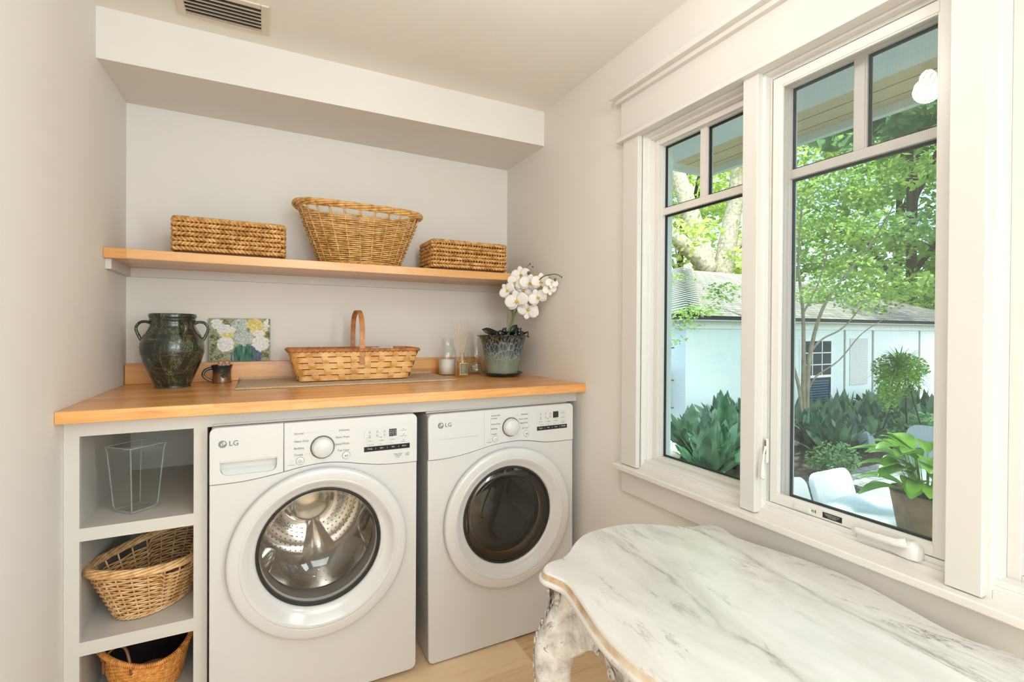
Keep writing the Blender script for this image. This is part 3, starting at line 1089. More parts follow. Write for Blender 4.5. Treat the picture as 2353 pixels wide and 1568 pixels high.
ct = MB().box(0.0005, W - 0.0005, -0.8198, -0.0005, 1.0535, 1.09)
tag(ct.build('countertop', 'butcher_block', bevel=0.0025), 'honey maple butcher block countertop above the washer and dryer', 'countertop')
sp_ = MB().box(0.004, W - 0.001, -0.0445, -0.0005, 1.0903, 1.178)
tag(sp_.build('backsplash', 'butcher_block', bevel=0.002), 'low maple backsplash strip standing behind the countertop items', 'backsplash')
ws = tag(empty('wall_shelf', (0.92, -0.17, 1.5938)), 'long maple wall shelf on cream cleats holding the three baskets', 'shelf')
MB().box(-0.9195, 0.9195, -0.1751, 0.1695, 0, 0.0379).build('shelf_board', 'shelf_block', ws, bevel=0.002)
for (x0, x1, y0, y1) in ((-0.9195, -0.9005, -0.147, 0.1495), (0.9005, 0.9195, -0.147, 0.1495), (-0.9195, 0.9195, 0.1505, 0.1695)):
    MB().box(x0, x1, y0, y1, -0.0385, -0.0003).build('cleat', 'cabinet_paint', ws)

# ------------------------------------------------------------------ washer and dryer
def arc_pts(cx, cz, r, a0, a1, n=20):
    return [(cx + r * math.cos(R_(a0 + (a1 - a0) * k / n)), cz + r * math.sin(R_(a0 + (a1 - a0) * k / n))) for k in range(n + 1)]
def xz_build(name, outlines, depth, mats, parent, y, bevel=0.0, smooth=False):
    me = shape2d(outlines, depth, bevel)
    me.transform(Matrix.Translation((0, y, 0)) @ XZ)
    return link_mesh(name, me, mats, parent)
def machine(kind):
    wsh = kind == 'washer'
    w_, h_, d_ = (0.685, 0.988, 0.70) if wsh else (0.679, 0.992, 0.70)
    top = h_
    if wsh:
        seam = [(0.0, 0.803), (0.05, 0.8025), (0.098, 0.804), (0.16, 0.811), (0.216, 0.820), (0.265, 0.829), (0.315, 0.835), (0.36, 0.8365), (0.416, 0.831), (0.47, 0.820), (0.54, 0.8085), (0.60, 0.804), (0.685, 0.803)]
        dc, dr, gc, gr = (0.343, 0.528), 0.2965, (0.340, 0.541), 0.2065
    else:
        seam = [(0.0, 0.812), (0.05, 0.811), (0.114, 0.815), (0.17, 0.823), (0.229, 0.834), (0.29, 0.845), (0.37, 0.850), (0.42, 0.848), (0.478, 0.840), (0.53, 0.830), (0.60, 0.8265), (0.679, 0.826)]
        dc, dr, gc, gr = (0.352, 0.535), 0.2925, (0.352, 0.540), 0.2035
    seam = [(p.x, p.y) for p in catmull([(a, b_, 0) for a, b_ in seam], 4)]
    root = empty(kind if not wsh else 'washing_machine', (0.378, -0.80, 0.02) if wsh else (1.118, -0.79, 0.005))
    if not wsh:
        root.name = 'tumble_dryer'
        root.rotation_euler = (0, R_(-0.45), 0)
    Dp = 0.0                                            # front face at y = 0, depth towards +y
    # shell behind the front panel
    sh = MB()
    sh.box(0.004, w_ - 0.004, 0.0225, d_, h_ - 0.016, h_ - 0.004)
    sh.box(0.004, 0.012, 0.0225, d_, 0.0, h_ - 0.016)
    sh.box(w_ - 0.012, w_ - 0.004, 0.0225, d_, 0.0, h_ - 0.016)
    sh.box(0.012, w_ - 0.012, d_ - 0.01, d_, 0.0, h_ - 0.016)
    sh.box(0.012, w_ - 0.012, 0.0225, d_ - 0.01, 0.0, 0.01)
    sh.build('cabinet_shell', 'appliance_white', root, bevel=0.003)
    lp = MB().box(0.006, w_ - 0.006, 0.045, d_ - 0.01, h_ - 0.003, h_ + 0.0045)
    lp.build('top_panel', 'appliance_white', root, bevel=0.003)
    # front panel below the seam, with the porthole
    r = 0.022
    ol = [(0.0, seam[0][1] - 0.0015)] + [(0.0, r)] + [(r - r * math.cos(R_(a)), r - r * math.sin(R_(a))) for a in (22, 45, 67)] + [(r, 0.0), (w_ - r, 0.0)] + \
         [(w_ - r + r * math.sin(R_(a)), r - r * math.cos(R_(a))) for a in (22, 45, 67)] + [(w_, r), (w_, seam[-1][1] - 0.0015)] + [(x, z - 0.0015) for x, z in reversed(seam[1:-1])]
    xz_build('front_panel', [ol, circle2(dc[0], dc[1], dr - 0.035, 96)], 0.022, 'appliance_white', root, 0.022, 0.0025)
    # control panel above the seam
    rt = 0.020
    xd = 0.2185 if wsh else None
    def top_corner(x0, x1, lr, rr):
        pts = []
        if rr:
            pts += [(x1 - rt + rt * math.cos(R_(a)), top - rt + rt * math.sin(R_(a))) for a in (0, 22, 45, 67, 90)]
        else:
            pts += [(x1, top)]
        if lr:
            pts += [(x0 + rt - rt * math.sin(R_(a)), top - rt + rt * math.cos(R_(a))) for a in (0, 22, 45, 67, 90)]
        else:
            pts += [(x0, top)]
        return pts
    def seam_z(x):
        for (a, b_) in zip(seam, seam[1:]):
            if a[0] <= x <= b_[0]:
                return a[1] + (b_[1] - a[1]) * (x - a[0]) / (b_[0] - a[0])
        return seam[-1][1]
    if wsh:
        hx0, hx1, hz0, hz1 = 0.030, 0.197, 0.829, 0.876
        dl = [(x, z + 0.001) for x, z in seam if x < xd - 0.002] + [(xd - 0.0008, seam_z(xd) + 0.001)] + top_corner(0.0, xd - 0.0008, True, False)
        hole = [(hx0, hz1), (hx1, hz1)] + [(hx1 - 0.02 + 0.02 * math.cos(R_(-a)), hz0 + 0.02 + 0.02 * math.sin(R_(-a))) for a in (0, 30, 60, 90)] + \
               [(hx0 + 0.02 - 0.02 * math.sin(R_(a)), hz0 + 0.02 - 0.02 * math.cos(R_(a))) for a in (0, 30, 60, 90)]
        dw = xz_build('detergent_drawer', [dl, hole], 0.026, 'appliance_panel', root, 0.022, 0.002)
        pk = MB()
        pk.add([(hx0 - 0.002, 0.018, hz1 + 0.002), (hx1 + 0.002, 0.018, hz1 + 0.002), (hx1 + 0.002, 0.019, hz0 + 0.02), (hx0 - 0.002, 0.019, hz0 + 0.02), (hx1 - 0.012, 0.002, hz0 - 0.002), (hx0 + 0.012, 0.002, hz0 - 0.002)],
               [(0, 1, 2, 3), (3, 2, 4, 5)])
        pk.build('drawer_pocket', 'appliance_panel', dw)
        MB().box(hx0, hx1, -0.0048, 0.004, hz1 - 0.004, hz1 + 0.0005).build('drawer_handle', 'appliance_white', dw, bevel=0.001)
        pl = [(xd + 0.0008, seam_z(xd) + 0.001)] + [(x, z + 0.001) for x, z in seam if x > xd + 0.003] + top_corner(xd + 0.0008, w_, False, True)
        cp = xz_build('control_panel', [pl], 0.026, 'appliance_panel', root, 0.022, 0.002)
    else:
        pl = [(x, z + 0.001) for x, z in seam] + top_corner(0.0, w_, True, True)
        cp = xz_build('control_panel', [pl], 0.026, 'appliance_panel', root, 0.022, 0.002)
        dw = cp
        ln = MB().box(0.047, 0.214, -0.0046, -0.0040, 0.8895, 0.8907)
        ln.box(0.2395, 0.2400, -0.0043, -0.0040, 0.836, top - 0.006)
        ln.build('panel_line', 'panel_print_light', cp)
        sv = MB().box(0.001, 0.0045, 0.18, 0.30, 0.85, 0.905)
        for k in range(3):
            sv.box(-0.002, 0.003, 0.19, 0.29, 0.858 + k * 0.015, 0.861 + k * 0.015)
        sv.build('side_vent', 'rubber_grey', root)
    # brand mark
    lx, lz = (0.037, 0.934) if wsh else (0.051, 0.946)
    lg = MB()
    ring = circle2(lx, lz, 0.0118, 40)
    inn = circle2(lx, lz, 0.0098, 40)
    n = 40
    lg.add([(p[0], 0, p[1]) for p in ring] + [(p[0], 0, p[1]) for p in inn], [(k, (k + 1) % n, n + (k + 1) % n, n + k) for k in range(n)])
    disc = circle2(lx, lz, 0.0088, 40)
    d2 = circle2(lx, lz, 0.0062, 40)
    ks = [k for k in range(n) if not (0 <= k < 9)]
    o_ = len(lg.v)
    lg.add([(p[0], 0, p[1]) for p in disc] + [(p[0], 0, p[1]) for p in d2], [(k, (k + 1) % n, n + (k + 1) % n, n + k) for k in ks])
    def rect(x0, x1, z0, z1):
        lg.add([(x0, 0, z0), (x1, 0, z0), (x1, 0, z1), (x0, 0, z1)], [(0, 1, 2, 3)])
    rect(lx - 0.0008, lx + 0.0008, lz - 0.0042, lz + 0.0048)
    rect(lx - 0.0008, lx + 0.0042, lz - 0.0042, lz - 0.0026)
    lg.sphere((lx - 0.0036, 0, lz + 0.0028), 0.0012, 8, 6)
    tx = text_mesh([('LG', lx + 0.0175, lz, 0.0235, 'LEFT')])
    lg.add(tx.v, tx.f)
    lg.xform(Matrix.Translation((0, -0.0048, 0)))
    lg.build('logo', 'panel_print', dw)
    # dial, buttons, display
    kx, kz = (0.343, 0.894) if wsh else (0.362, 0.913)
    ks_ = MB().lathe([(0.0405, 0.0), (0.0405, -0.003), (0.0385, -0.0045), (0.037, -0.003), (0.037, 0.0)], (kx, -0.004, kz), 56, 'Y')
    kb = ks_.build('dial_bezel', 'panel_print', cp)
    MB().lathe([(0.037, 0.0), (0.0365, -0.010), (0.0325, -0.0215), (0.0300, -0.0245), (0.0, -0.0245)], (kx, -0.0042, kz), 56, 'Y').build('dial_knob', 'appliance_panel', cp)
    for (bx, bz, sym) in (((0.270, 0.853, 'p'), (0.4235, 0.8555, 's')) if wsh else ((0.290, 0.868, 'p'), (0.438, 0.877, 's'))):
        bb = MB().lathe([(0.0132, 0.0), (0.0132, -0.0028), (0.0122, -0.0036), (0.0, -0.0036)], (bx, -0.004, bz), 36, 'Y').build('button', 'appliance_panel', cp)
        bm = MB().lathe([(0.0140, -0.0001), (0.0140, -0.0007), (0.0133, -0.0007), (0.0133, -0.0001)], (bx, -0.004, bz), 36, 'Y')
        if sym == 'p':
            pts = [(bx + 0.0046 * math.sin(a), -0.0079, bz - 0.0005 + 0.0046 * math.cos(a)) for a in np.linspace(R_(38), R_(322), 20)]
            bm.tube(pts, 0.00045, 6)
            bm.tube([(bx, -0.0079, bz + 0.001), (bx, -0.0079, bz + 0.0062)], 0.00045, 6)
        else:
            bm.add([(bx - 0.0045, -0.0079, bz - 0.0038), (bx + 0.0005, -0.0079, bz), (bx - 0.0045, -0.0079, bz + 0.0038)], [(0, 1, 2)])
            for q in (0.0018, 0.0040):
                bm.box(bx + q, bx + q + 0.0009, -0.0080, -0.0078, bz - 0.0038, bz + 0.0038)
        bm.build('button_symbol', 'panel_print', bb)
    if wsh:
        L_ = [('Normal', 0.948), ('Heavy Duty', 0.921), ('Bedding', 0.897), ('Towels', 0.874)]
        Rr = [('Delicates', 0.948), ('Perm. Press', 0.923), ('Speed Wash', 0.899), ('Tub Clean', 0.875)]
        lx0, rx0, s_ = 0.2505, 0.4345, 0.0098
    else:
        L_ = [('Normal', 0.955), ('Heavy Duty', 0.931), ('Bedding', 0.912), ('Towels', 0.889)]
        Rr = [('Delicates', 0.962), ('Perm. Press', 0.942), ('Speed Dry', 0.925), ('Air Dry', 0.902)]
        lx0, rx0, s_ = 0.2705, 0.4445, 0.0088
    items = [(t, lx0, z, s_, 'LEFT') for t, z in L_] + [(t, rx0, z, s_, 'RIGHT') for t, z in Rr]
    items.append(('10', 0.645, 0.836, 0.017) if wsh else ('SENSOR DRY', 0.2705, 0.966, 0.0072, 'LEFT'))
    if wsh:
        items += [('DIRECT DRIVE', 0.612, 0.8405, 0.0052), ('INVERTER', 0.612, 0.8345, 0.0052), ('MOTOR', 0.612, 0.829, 0.004)]
    items.append(('Control Lock', (0.242 if wsh else 0.262), (0.841 if wsh else 0.857), 0.0040))
    tx = text_mesh(items)
    tx.xform(Matrix.Translation((0, -0.0046, 0)))
    tx.build('dial_lettering', 'panel_print', cp)
    ln = MB()
    for j, (t, z) in enumerate(L_):
        xa = lx0 + len(t) * s_ * 0.53 + 0.004
        ln.box(xa, kx - math.sqrt(max(0.0, 0.043 ** 2 - min(0.042, abs(z - kz)) ** 2)) - 0.001, -0.0044, -0.0040, z - 0.0002, z + 0.0002)
    for j, (t, z) in enumerate(Rr):
        xa = rx0 - len(t) * s_ * 0.53 - 0.003
        ln.box(kx + math.sqrt(max(0.0, 0.043 ** 2 - min(0.042, abs(z - kz)) ** 2)) + 0.001, xa, -0.0044, -0.0040, z - 0.0002, z + 0.0002)
    if not wsh:
        ln.box(0.2675, 0.268, -0.0044, -0.004, 0.886, 0.962)
        ln.box(0.4475, 0.448, -0.0044, -0.004, 0.943, 0.966)
        ln.box(0.4475, 0.448, -0.0044, -0.004, 0.898, 0.923)
    sx_, sz_ = (0.242, 0.852) if wsh else (0.262, 0.868)
    ln.tube([(sx_ + 0.0045 * math.cos(a), -0.0046, sz_ + 0.0045 * math.sin(a)) for a in np.linspace(0, 2 * PI, 20)], 0.0003, 5)
    ln.build('guide_lines', 'panel_print_light', cp)
    x0, x1, z0, z1 = (0.486, 0.656, 0.860, 0.944) if wsh else (0.490, 0.645, 0.884, 0.968)
    zs = z0 + (0.0185 if wsh else 0.0175)
    ds = xz_build('display', [rounded_rect(x0, x1, z0, z1, 0.002)], 0.0012, 'display_grey', cp, -0.0038)
    MB().box(x0, x1, -0.0056, -0.0050, z0, zs).build('touch_strip', 'display_black', ds)
    dx = x0 + 0.62 * (x1 - x0)
    MB().box(dx - 0.014, dx + 0.014, -0.0056, -0.0050, z1 - 0.033, z1 - 0.006).build('digit_window', 'display_black', ds)
    dd = MB()
    for q in (-0.0065, 0.0065):
        for (p0, p1) in (((-1, 2), (1, 2)), ((-1, 0), (1, 0)), ((-1, -2), (1, -2)), ((-1, 0), (-1, 2)), ((1, 0), (1, 2)), ((-1, 0), (-1, -2)), ((1, 0), (1, -2))):
            dd.tube([(dx + q + p0[0] * 0.0037, -0.0058, z1 - 0.0195 + p0[1] * 0.0042), (dx + q + p1[0] * 0.0037, -0.0058, z1 - 0.0195 + p1[1] * 0.0042)], 0.0005, 5)
    dd.build('digits', 'digit_glow' if wsh else 'panel_print', ds)
    wds = ('Temp.', 'Spin', 'Soil', 'Extra') if wsh else ('Signal', 'Dry', 'Time', 'Wrinkle')
    tx = text_mesh([(t, x0 + (x1 - x0) * (k + 0.5) / 4, (z0 + zs) / 2 + 0.001, 0.0075) for k, t in enumerate(wds)] +
                   [('|', x0 + (x1 - x0) * k / 4, (z0 + zs) / 2 + 0.001, 0.009) for k in (1, 2, 3)])
    tx.xform(Matrix.Translation((0, -0.0058, 0)))
    tx.build('strip_lettering', 'digit_glow', ds)
    dt = MB()
    its = []
    for ci, cx in enumerate((0.06, 0.30, 0.54)):
        for ri in range(3 if ci else 5):
            zz = zs + 0.006 + ri * (0.0125 if ci else 0.0065)
            dt.box(x0 + cx * (x1 - x0), x0 + cx * (x1 - x0) + 0.0016, -0.0053, -0.0050, zz, zz + 0.0016)
            if ci or ri % 2 == 0:
                its.append((('Low', 'Medium', 'High')[ri % 3] if ci else ('Tap Cold', 'x', 'Warm', 'x', 'Hot')[ri], x0 + cx * (x1 - x0) + 0.005, zz + 0.0008, 0.0052, 'LEFT'))
    for ci, cx in enumerate((0.12, 0.28, 0.44)):
        for ri in range(2):
            zz = z1 - 0.012 - ri * 0.014
            dt.box(x0 + cx * (x1 - x0) - 0.002, x0 + cx * (x1 - x0) + 0.002, -0.0053, -0.0050, zz, zz + 0.0022)
            its.append((('Wash', 'Rinse', 'Spin') if wsh else ('Dry', 'Cool', 'Done'))[ci:ci + 1][0:1] and (((('Wash', 'Rinse', 'Spin') if wsh else ('Dry', 'Cool', 'Done'))[ci]), x0 + cx * (x1 - x0), zz - 0.0035, 0.0040))
    for ri in range(3):
        zz = z1 - 0.010 - ri * 0.021
        dt.box(x0 + 0.86 * (x1 - x0) - 0.002, x0 + 0.86 * (x1 - x0) + 0.002, -0.0053, -0.0050, zz, zz + 0.0022)
        its.append(((('Cold Wash', 'Extra Rinse', 'Remote') if wsh else ('More Time', 'Less Time', 'Damp Dry'))[ri], x0 + 0.86 * (x1 - x0), zz - 0.005, 0.0050))
    tx = text_mesh(its)
    tx.xform(Matrix.Translation((0, -0.0052, 0)))
    dt.add(tx.v, tx.f)
    dt.build('display_marks', 'panel_print', ds)
    # door
    cx, cz = dc
    door = MB()
    prof = [(dr - 0.016, -0.002), (dr - 0.012, -0.006), (dr - 0.003, -0.010), (dr - 0.0008, -0.0125), (dr, -0.016), (dr - 0.0005, -0.0245), (dr - 0.002, -0.0290), (dr - 0.006, -0.0318), (dr - 0.012, -0.0330), (dr - 0.030, -0.0345), (dr - 0.036, -0.0345)]
    door.lathe(prof, (cx, 0.0, cz), 96, 'Y')
    MB().lathe([(dr - 0.015, -0.0015), (dr - 0.034, -0.0015)], (cx, 0, cz), 96, 'Y').build('door_shadow_gap', 'dark_gap', root)
    prof2 = [(dr - 0.036, -0.0345), (dr - 0.0368, -0.0335), (dr - 0.0376, -0.0335), (dr - 0.0384, -0.0345), (dr - 0.044, -0.0338), (dr - 0.050, -0.0315), (gr + 0.022, -0.0150), (gr + 0.014, -0.0115), (gr + 0.006, -0.0075), (gr + 0.001, 0.000), (gr, 0.012), (gr - 0.010, 0.030)]
    nseg = 96
    rings = []
    for (r_, h_y) in prof2:
        t = min(1, max(0, (dr - 0.036 - r_) / (dr - 0.036 - gr)))
        ccx, ccz = cx + (gc[0] - cx) * t, cz + (gc[1] - cz) * t
        rings.append([(ccx + r_ * math.cos(2 * PI * k / nseg), h_y, ccz + r_ * math.sin(2 * PI * k / nseg)) for k in range(nseg)])
    if wsh:
        # grip recess on the right-hand side of the ring
        for ri, ring_ in enumerate(rings):
            for k in range(nseg):
                a = (k * 360 / nseg + 180) % 360 - 180
                wgt = max(0, 1 - (abs(a + 2) / 30.0) ** 4)
                if 5 <= ri <= 7:
                    p = ring_[k]
                    ring_[k] = (p[0], p[1] + 0.010 * wgt, p[2])
    door.loft(rings, cap=False)
    dd_ = door.build('door_ring', 'appliance_white', root)
    gx, gz = gc
    MB().lathe([(gr + 0.0005, -0.003), (gr - 0.003, -0.006), (gr - 0.008, -0.004), (gr - 0.010, 0.01)], (gx, 0, gz), 96, 'Y').build('door_trim', 'gasket_black', dd_)
    if wsh:
        gb = MB().lathe([(gr - 0.006, -0.004), (gr - 0.012, 0.004), (gr - 0.022, 0.03), (gr - 0.045, 0.085), (gr - 0.075, 0.11), (gr - 0.12, 0.122), (0.0, 0.126)], (gx, 0, gz), 96, 'Y')
        gb.build('door_glass', 'door_glass', dd_)
        gb2 = MB().lathe([(gr - 0.008, 0.000), (gr - 0.02, 0.0), (gr - 0.06, -0.003), (0.0, -0.004)], (gx, 0, gz), 64, 'Y')
        gb2.build('door_glass_front', 'door_glass', dd_)
    else:
        gb = MB().lathe([(gr - 0.008, -0.002), (gr - 0.03, -0.008), (gr - 0.09, -0.013), (0.0, -0.015)], (gx, 0, gz), 96, 'Y')
        gb.build('door_glass', 'dryer_glass', dd_)
        gb = MB().lathe([(gr - 0.010, 0.0), (gr - 0.024, 0.03), (gr - 0.034, 0.06), (gr - 0.05, 0.062), (gr - 0.054, 0.03), (gr - 0.04, 0.01)], (gx, 0, gz), 96, 'Y')
        gb.build('inner_ring', 'steel_drum', dd_)
    # gasket bellows and drum
    MB().lathe([(gr - 0.004, 0.0225), (gr - 0.004, 0.04), (gr - 0.018, 0.055), (gr - 0.004, 0.075), (gr - 0.006, 0.10), (gr + 0.03, 0.105)], (gx, 0, gz), 96, 'Y').build('door_gasket', 'rubber_grey', root)
    dm = MB()
    DR = 0.252
    dm.lathe([(gr - 0.01, 0.105), (gr + 0.015, 0.112), (DR - 0.01, 0.125), (DR, 0.145), (DR, 0.50), (DR - 0.015, 0.525), (0.20, 0.53), (0.14, 0.54), (0.115, 0.56), (0.10, 0.555), (0.095, 0.535), (0.0, 0.532)], (gx, 0, gz), 96, 'Y')
    dr_ = dm.build('drum', 'steel_drum' if wsh else 'display_grey', root)
    lf = MB()
    for q in range(3):
        a = R_(100 + 120 * q)
        rings = []
        for t in np.linspace(0, 1, 9):
            yy = 0.15 + 0.34 * t
            hgt = 0.055 * math.sin(PI * min(1, 0.15 + 0.85 * t)) + 0.012
            wd = 0.05
            ring_ = []
            for s__ in np.linspace(-1, 1, 9):
                rad = DR - hgt * math.cos(s__ * PI / 2) ** 0.7
                aa = a + s__ * wd / DR + 0.25 * (t - 0.5)
                ring_.append((gx + rad * math.cos(aa), yy, gz + rad * math.sin(aa)))
            rings.append(ring_)
        lf.loft(rings, cap=False, closed_ring=False)
        # star arm on the back wall
        ring_b = []
        for t in np.linspace(0, 1, 7):
            rad = 0.06 + 0.18 * t
            ring_b.append([(gx + rad * math.cos(a + 1.05 + s__ * (0.2 + 0.10 * t)), 0.515 - 0.028 * math.cos(s__ * PI / 2), gz + rad * math.sin(a + 1.05 + s__ * (0.2 + 0.10 * t))) for s__ in np.linspace(-1, 1, 9)])
        lf.loft(ring_b, cap=False, closed_ring=False)
    lf.build('drum_lifters', 'steel_drum' if wsh else 'display_grey', dr_)
    if wsh:
        MB().lathe([(0.085, 0.50), (0.08, 0.492), (0.06, 0.486), (0.0, 0.484)], (gx, 0, gz), 48, 'Y').build('drum_hub', 'steel_drum', dr_)
    ph = MB()
    for iy in range(8):
        yy = 0.17 + iy * 0.042
        for k in range(54):
            a = 2 * PI * (k + 0.5 * (iy % 2)) / 54
            if min(abs(((math.degrees(a) - 100 - 120 * q + 180) % 360) - 180) for q in range(3)) < 16:
                continue
            rad = DR - 0.0008
            cxp, czp = gx + rad * math.cos(a), gz + rad * math.sin(a)
            tx_, tz_ = -math.sin(a), math.cos(a)
            rr = 0.0028
            ph.add([(cxp + tx_ * rr * math.cos(b_), yy + rr * math.sin(b_), czp + tz_ * rr * math.cos(b_)) for b_ in np.linspace(0, 2 * PI, 7)[:-1]], [(0, 1, 2, 3, 4, 5)])
    for rad in (0.125, 0.145, 0.165, 0.185, 0.205, 0.225):
        nn = int(rad * 2 * PI / 0.022)
        for k in range(nn):
            a = 2 * PI * (k + 0.5 * (int(rad * 1000) // 20 % 2)) / nn
            if min(abs(((math.degrees(a) - 160 - 120 * q + 180) % 360) - 180) for q in range(3)) < 18:
                continue
            cxp, czp = gx + rad * math.cos(a), gz + rad * math.sin(a)
            ph.add([(cxp + 0.0028 * math.cos(b_), 0.5235, czp + 0.0028 * math.sin(b_)) for b_ in np.linspace(0, 2 * PI, 7)[:-1]], [(0, 1, 2, 3, 4, 5)])
    if wsh:
        ph.build('drum_holes', 'dark_gap', dr_)['kind'] = 'stuff'
    ft = [(0.06, 0.08), (w_ - 0.06, 0.08), (0.06, d_ - 0.08), (w_ - 0.06, d_ - 0.08)]
    zf = -0.02 if wsh else -0.005
    for (fx, fy) in ft:
        MB().lathe([(0.0, zf), (0.018, zf), (0.018, zf * 0.3 + 0.0), (0.008, 0.003), (0.008, 0.012)], (fx, fy, 0), 16).build('foot', 'rubber_grey', root)
    return root
tag(machine('washer'), 'white front-loading washing machine beside the cubbies, steel drum visible through the door', 'washing machine')
tag(machine('dryer'), 'white front-loading tumble dryer with smoked door glass beside the right wall', 'dryer')

# ------------------------------------------------------------------ baskets
CT = 1.0902      # countertop
SH = 1.6320      # shelf top
def rrect_path(hx, hy, r, n):
    """rounded rectangle by arc length: list of (x, y, nx, ny)"""
    segs = [('l', (hx, -hy + r), (hx, hy - r), (1, 0)), ('a', (hx - r, hy - r), 0), ('l', (hx - r, hy), (-hx + r, hy), (0, 1)), ('a', (-hx + r, hy - r), 90),
            ('l', (-hx, hy - r), (-hx, -hy + r), (-1, 0)), ('a', (-hx + r, -hy + r), 180), ('l', (-hx + r, -hy), (hx - r, -hy), (0, -1)), ('a', (hx - r, -hy + r), 270)]
    L = []
    for s_ in segs:
        L.append(PI * r / 2 if s_[0] == 'a' else math.hypot(s_[2][0] - s_[1][0], s_[2][1] - s_[1][1]))
    tot = sum(L)
    out = []
    for k in range(n):
        d = tot * k / n
        i_ = 0
        while d > L[i_] and i_ < 7:
            d -= L[i_]
            i_ += 1
        s_ = segs[i_]
        if s_[0] == 'l':
            t = d / L[i_]
            out.append((s_[1][0] + (s_[2][0] - s_[1][0]) * t, s_[1][1] + (s_[2][1] - s_[1][1]) * t, s_[3][0], s_[3][1]))
        else:
            a = R_(s_[2] + 90 * d / L[i_])
            out.append((s_[1][0] + r * math.cos(a), s_[1][1] + r * math.sin(a), math.cos(a), math.sin(a)))
    return out, tot
def seagrass_basket(label, loc, hx, hy, h, seed, group):
    rnd = random.Random(seed)
    root = tag(empty('seagrass_basket', loc), label, 'basket', group)
    rows = 7
    rh = (h - 0.012) / rows
    wv = MB()
    n = 300
    pts, tot = rrect_path(hx - 0.007, hy - 0.007, 0.018, n)
    pitches = round(tot / 0.030)
    def hole(x, y, row):
        return abs(y) < 0.042 and abs(x) > hx - 0.03 and row in (5,)
    for row in range(rows):
        zc = 0.010 + rh * (row + 0.5)
        sgn = 1 if row % 2 else -1
        for st in range(2):
            path, rad = [], []
            cur = []
            ph0 = rnd.uniform(0, 6)
            for k in range(n):
                x, y, nx, ny = pts[k]
                if hole(x, y, row):
                    if len(cur) > 3:
                        wv.tube([c[0] for c in cur], [c[1] for c in cur], 6)
                    cur = []
                    continue
                a = sgn * 2 * PI * pitches * k / n + PI * st
                wob = 0.0016 * mnoise.noise(Vector((k * 0.21, row * 3.1 + st * 7, seed)))
                off = 0.0062 * math.cos(a) + wob * 1.6
                zz = zc + 0.0046 * math.sin(a) + 0.0012 * mnoise.noise(Vector((k * 0.08, row * 1.7, seed + 5)))
                rr = 0.0056 + 0.0018 * mnoise.noise(Vector((k * 0.5, row + st * 11, seed + 9)))
                cur.append(((x + nx * off, y + ny * off, zz), rr))
            full = len(cur) == n
            wv.tube([c[0] for c in cur], [c[1] for c in cur], 6, closed=full)
    wv.build('woven_wall', 'seagrass', root)
    rm = MB()
    for st in range(2):
        path = []
        for k in range(n):
            x, y, nx, ny = pts[k]
            a = 2 * PI * pitches * 1.3 * k / n + PI * st
            path.append((x + nx * 0.0035 * math.cos(a), y + ny * 0.0035 * math.cos(a), h - 0.006 + 0.0035 * math.sin(a)))
        rm.tube(path, 0.0052, 6, closed=True)
    rm.build('braided_rim', 'seagrass', root)
    ins = MB()  # plain dark backing that closes the gaps between the rows
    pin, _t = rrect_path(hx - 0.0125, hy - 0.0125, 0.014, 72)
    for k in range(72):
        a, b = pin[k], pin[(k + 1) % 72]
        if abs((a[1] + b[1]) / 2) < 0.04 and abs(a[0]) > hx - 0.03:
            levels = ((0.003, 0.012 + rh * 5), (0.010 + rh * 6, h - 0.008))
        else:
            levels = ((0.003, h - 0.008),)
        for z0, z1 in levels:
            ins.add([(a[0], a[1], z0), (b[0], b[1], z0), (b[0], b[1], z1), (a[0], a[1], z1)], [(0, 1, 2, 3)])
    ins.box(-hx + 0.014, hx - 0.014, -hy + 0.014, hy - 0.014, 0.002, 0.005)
    ins.build('weave_backing', 'weave_gap_dark', root)
    return root
seagrass_basket('rectangular seagrass basket standing alone at the left end of the wall shelf', (0.411, -0.205, SH), 0.205, 0.122, 0.147, 3, 'seagrass baskets on the wall shelf')
seagrass_basket('low seagrass basket with a handle hole at the right end of the wall shelf', (1.478, -0.208, SH), 0.207, 0.120, 0.150, 8, 'seagrass baskets on the wall shelf')

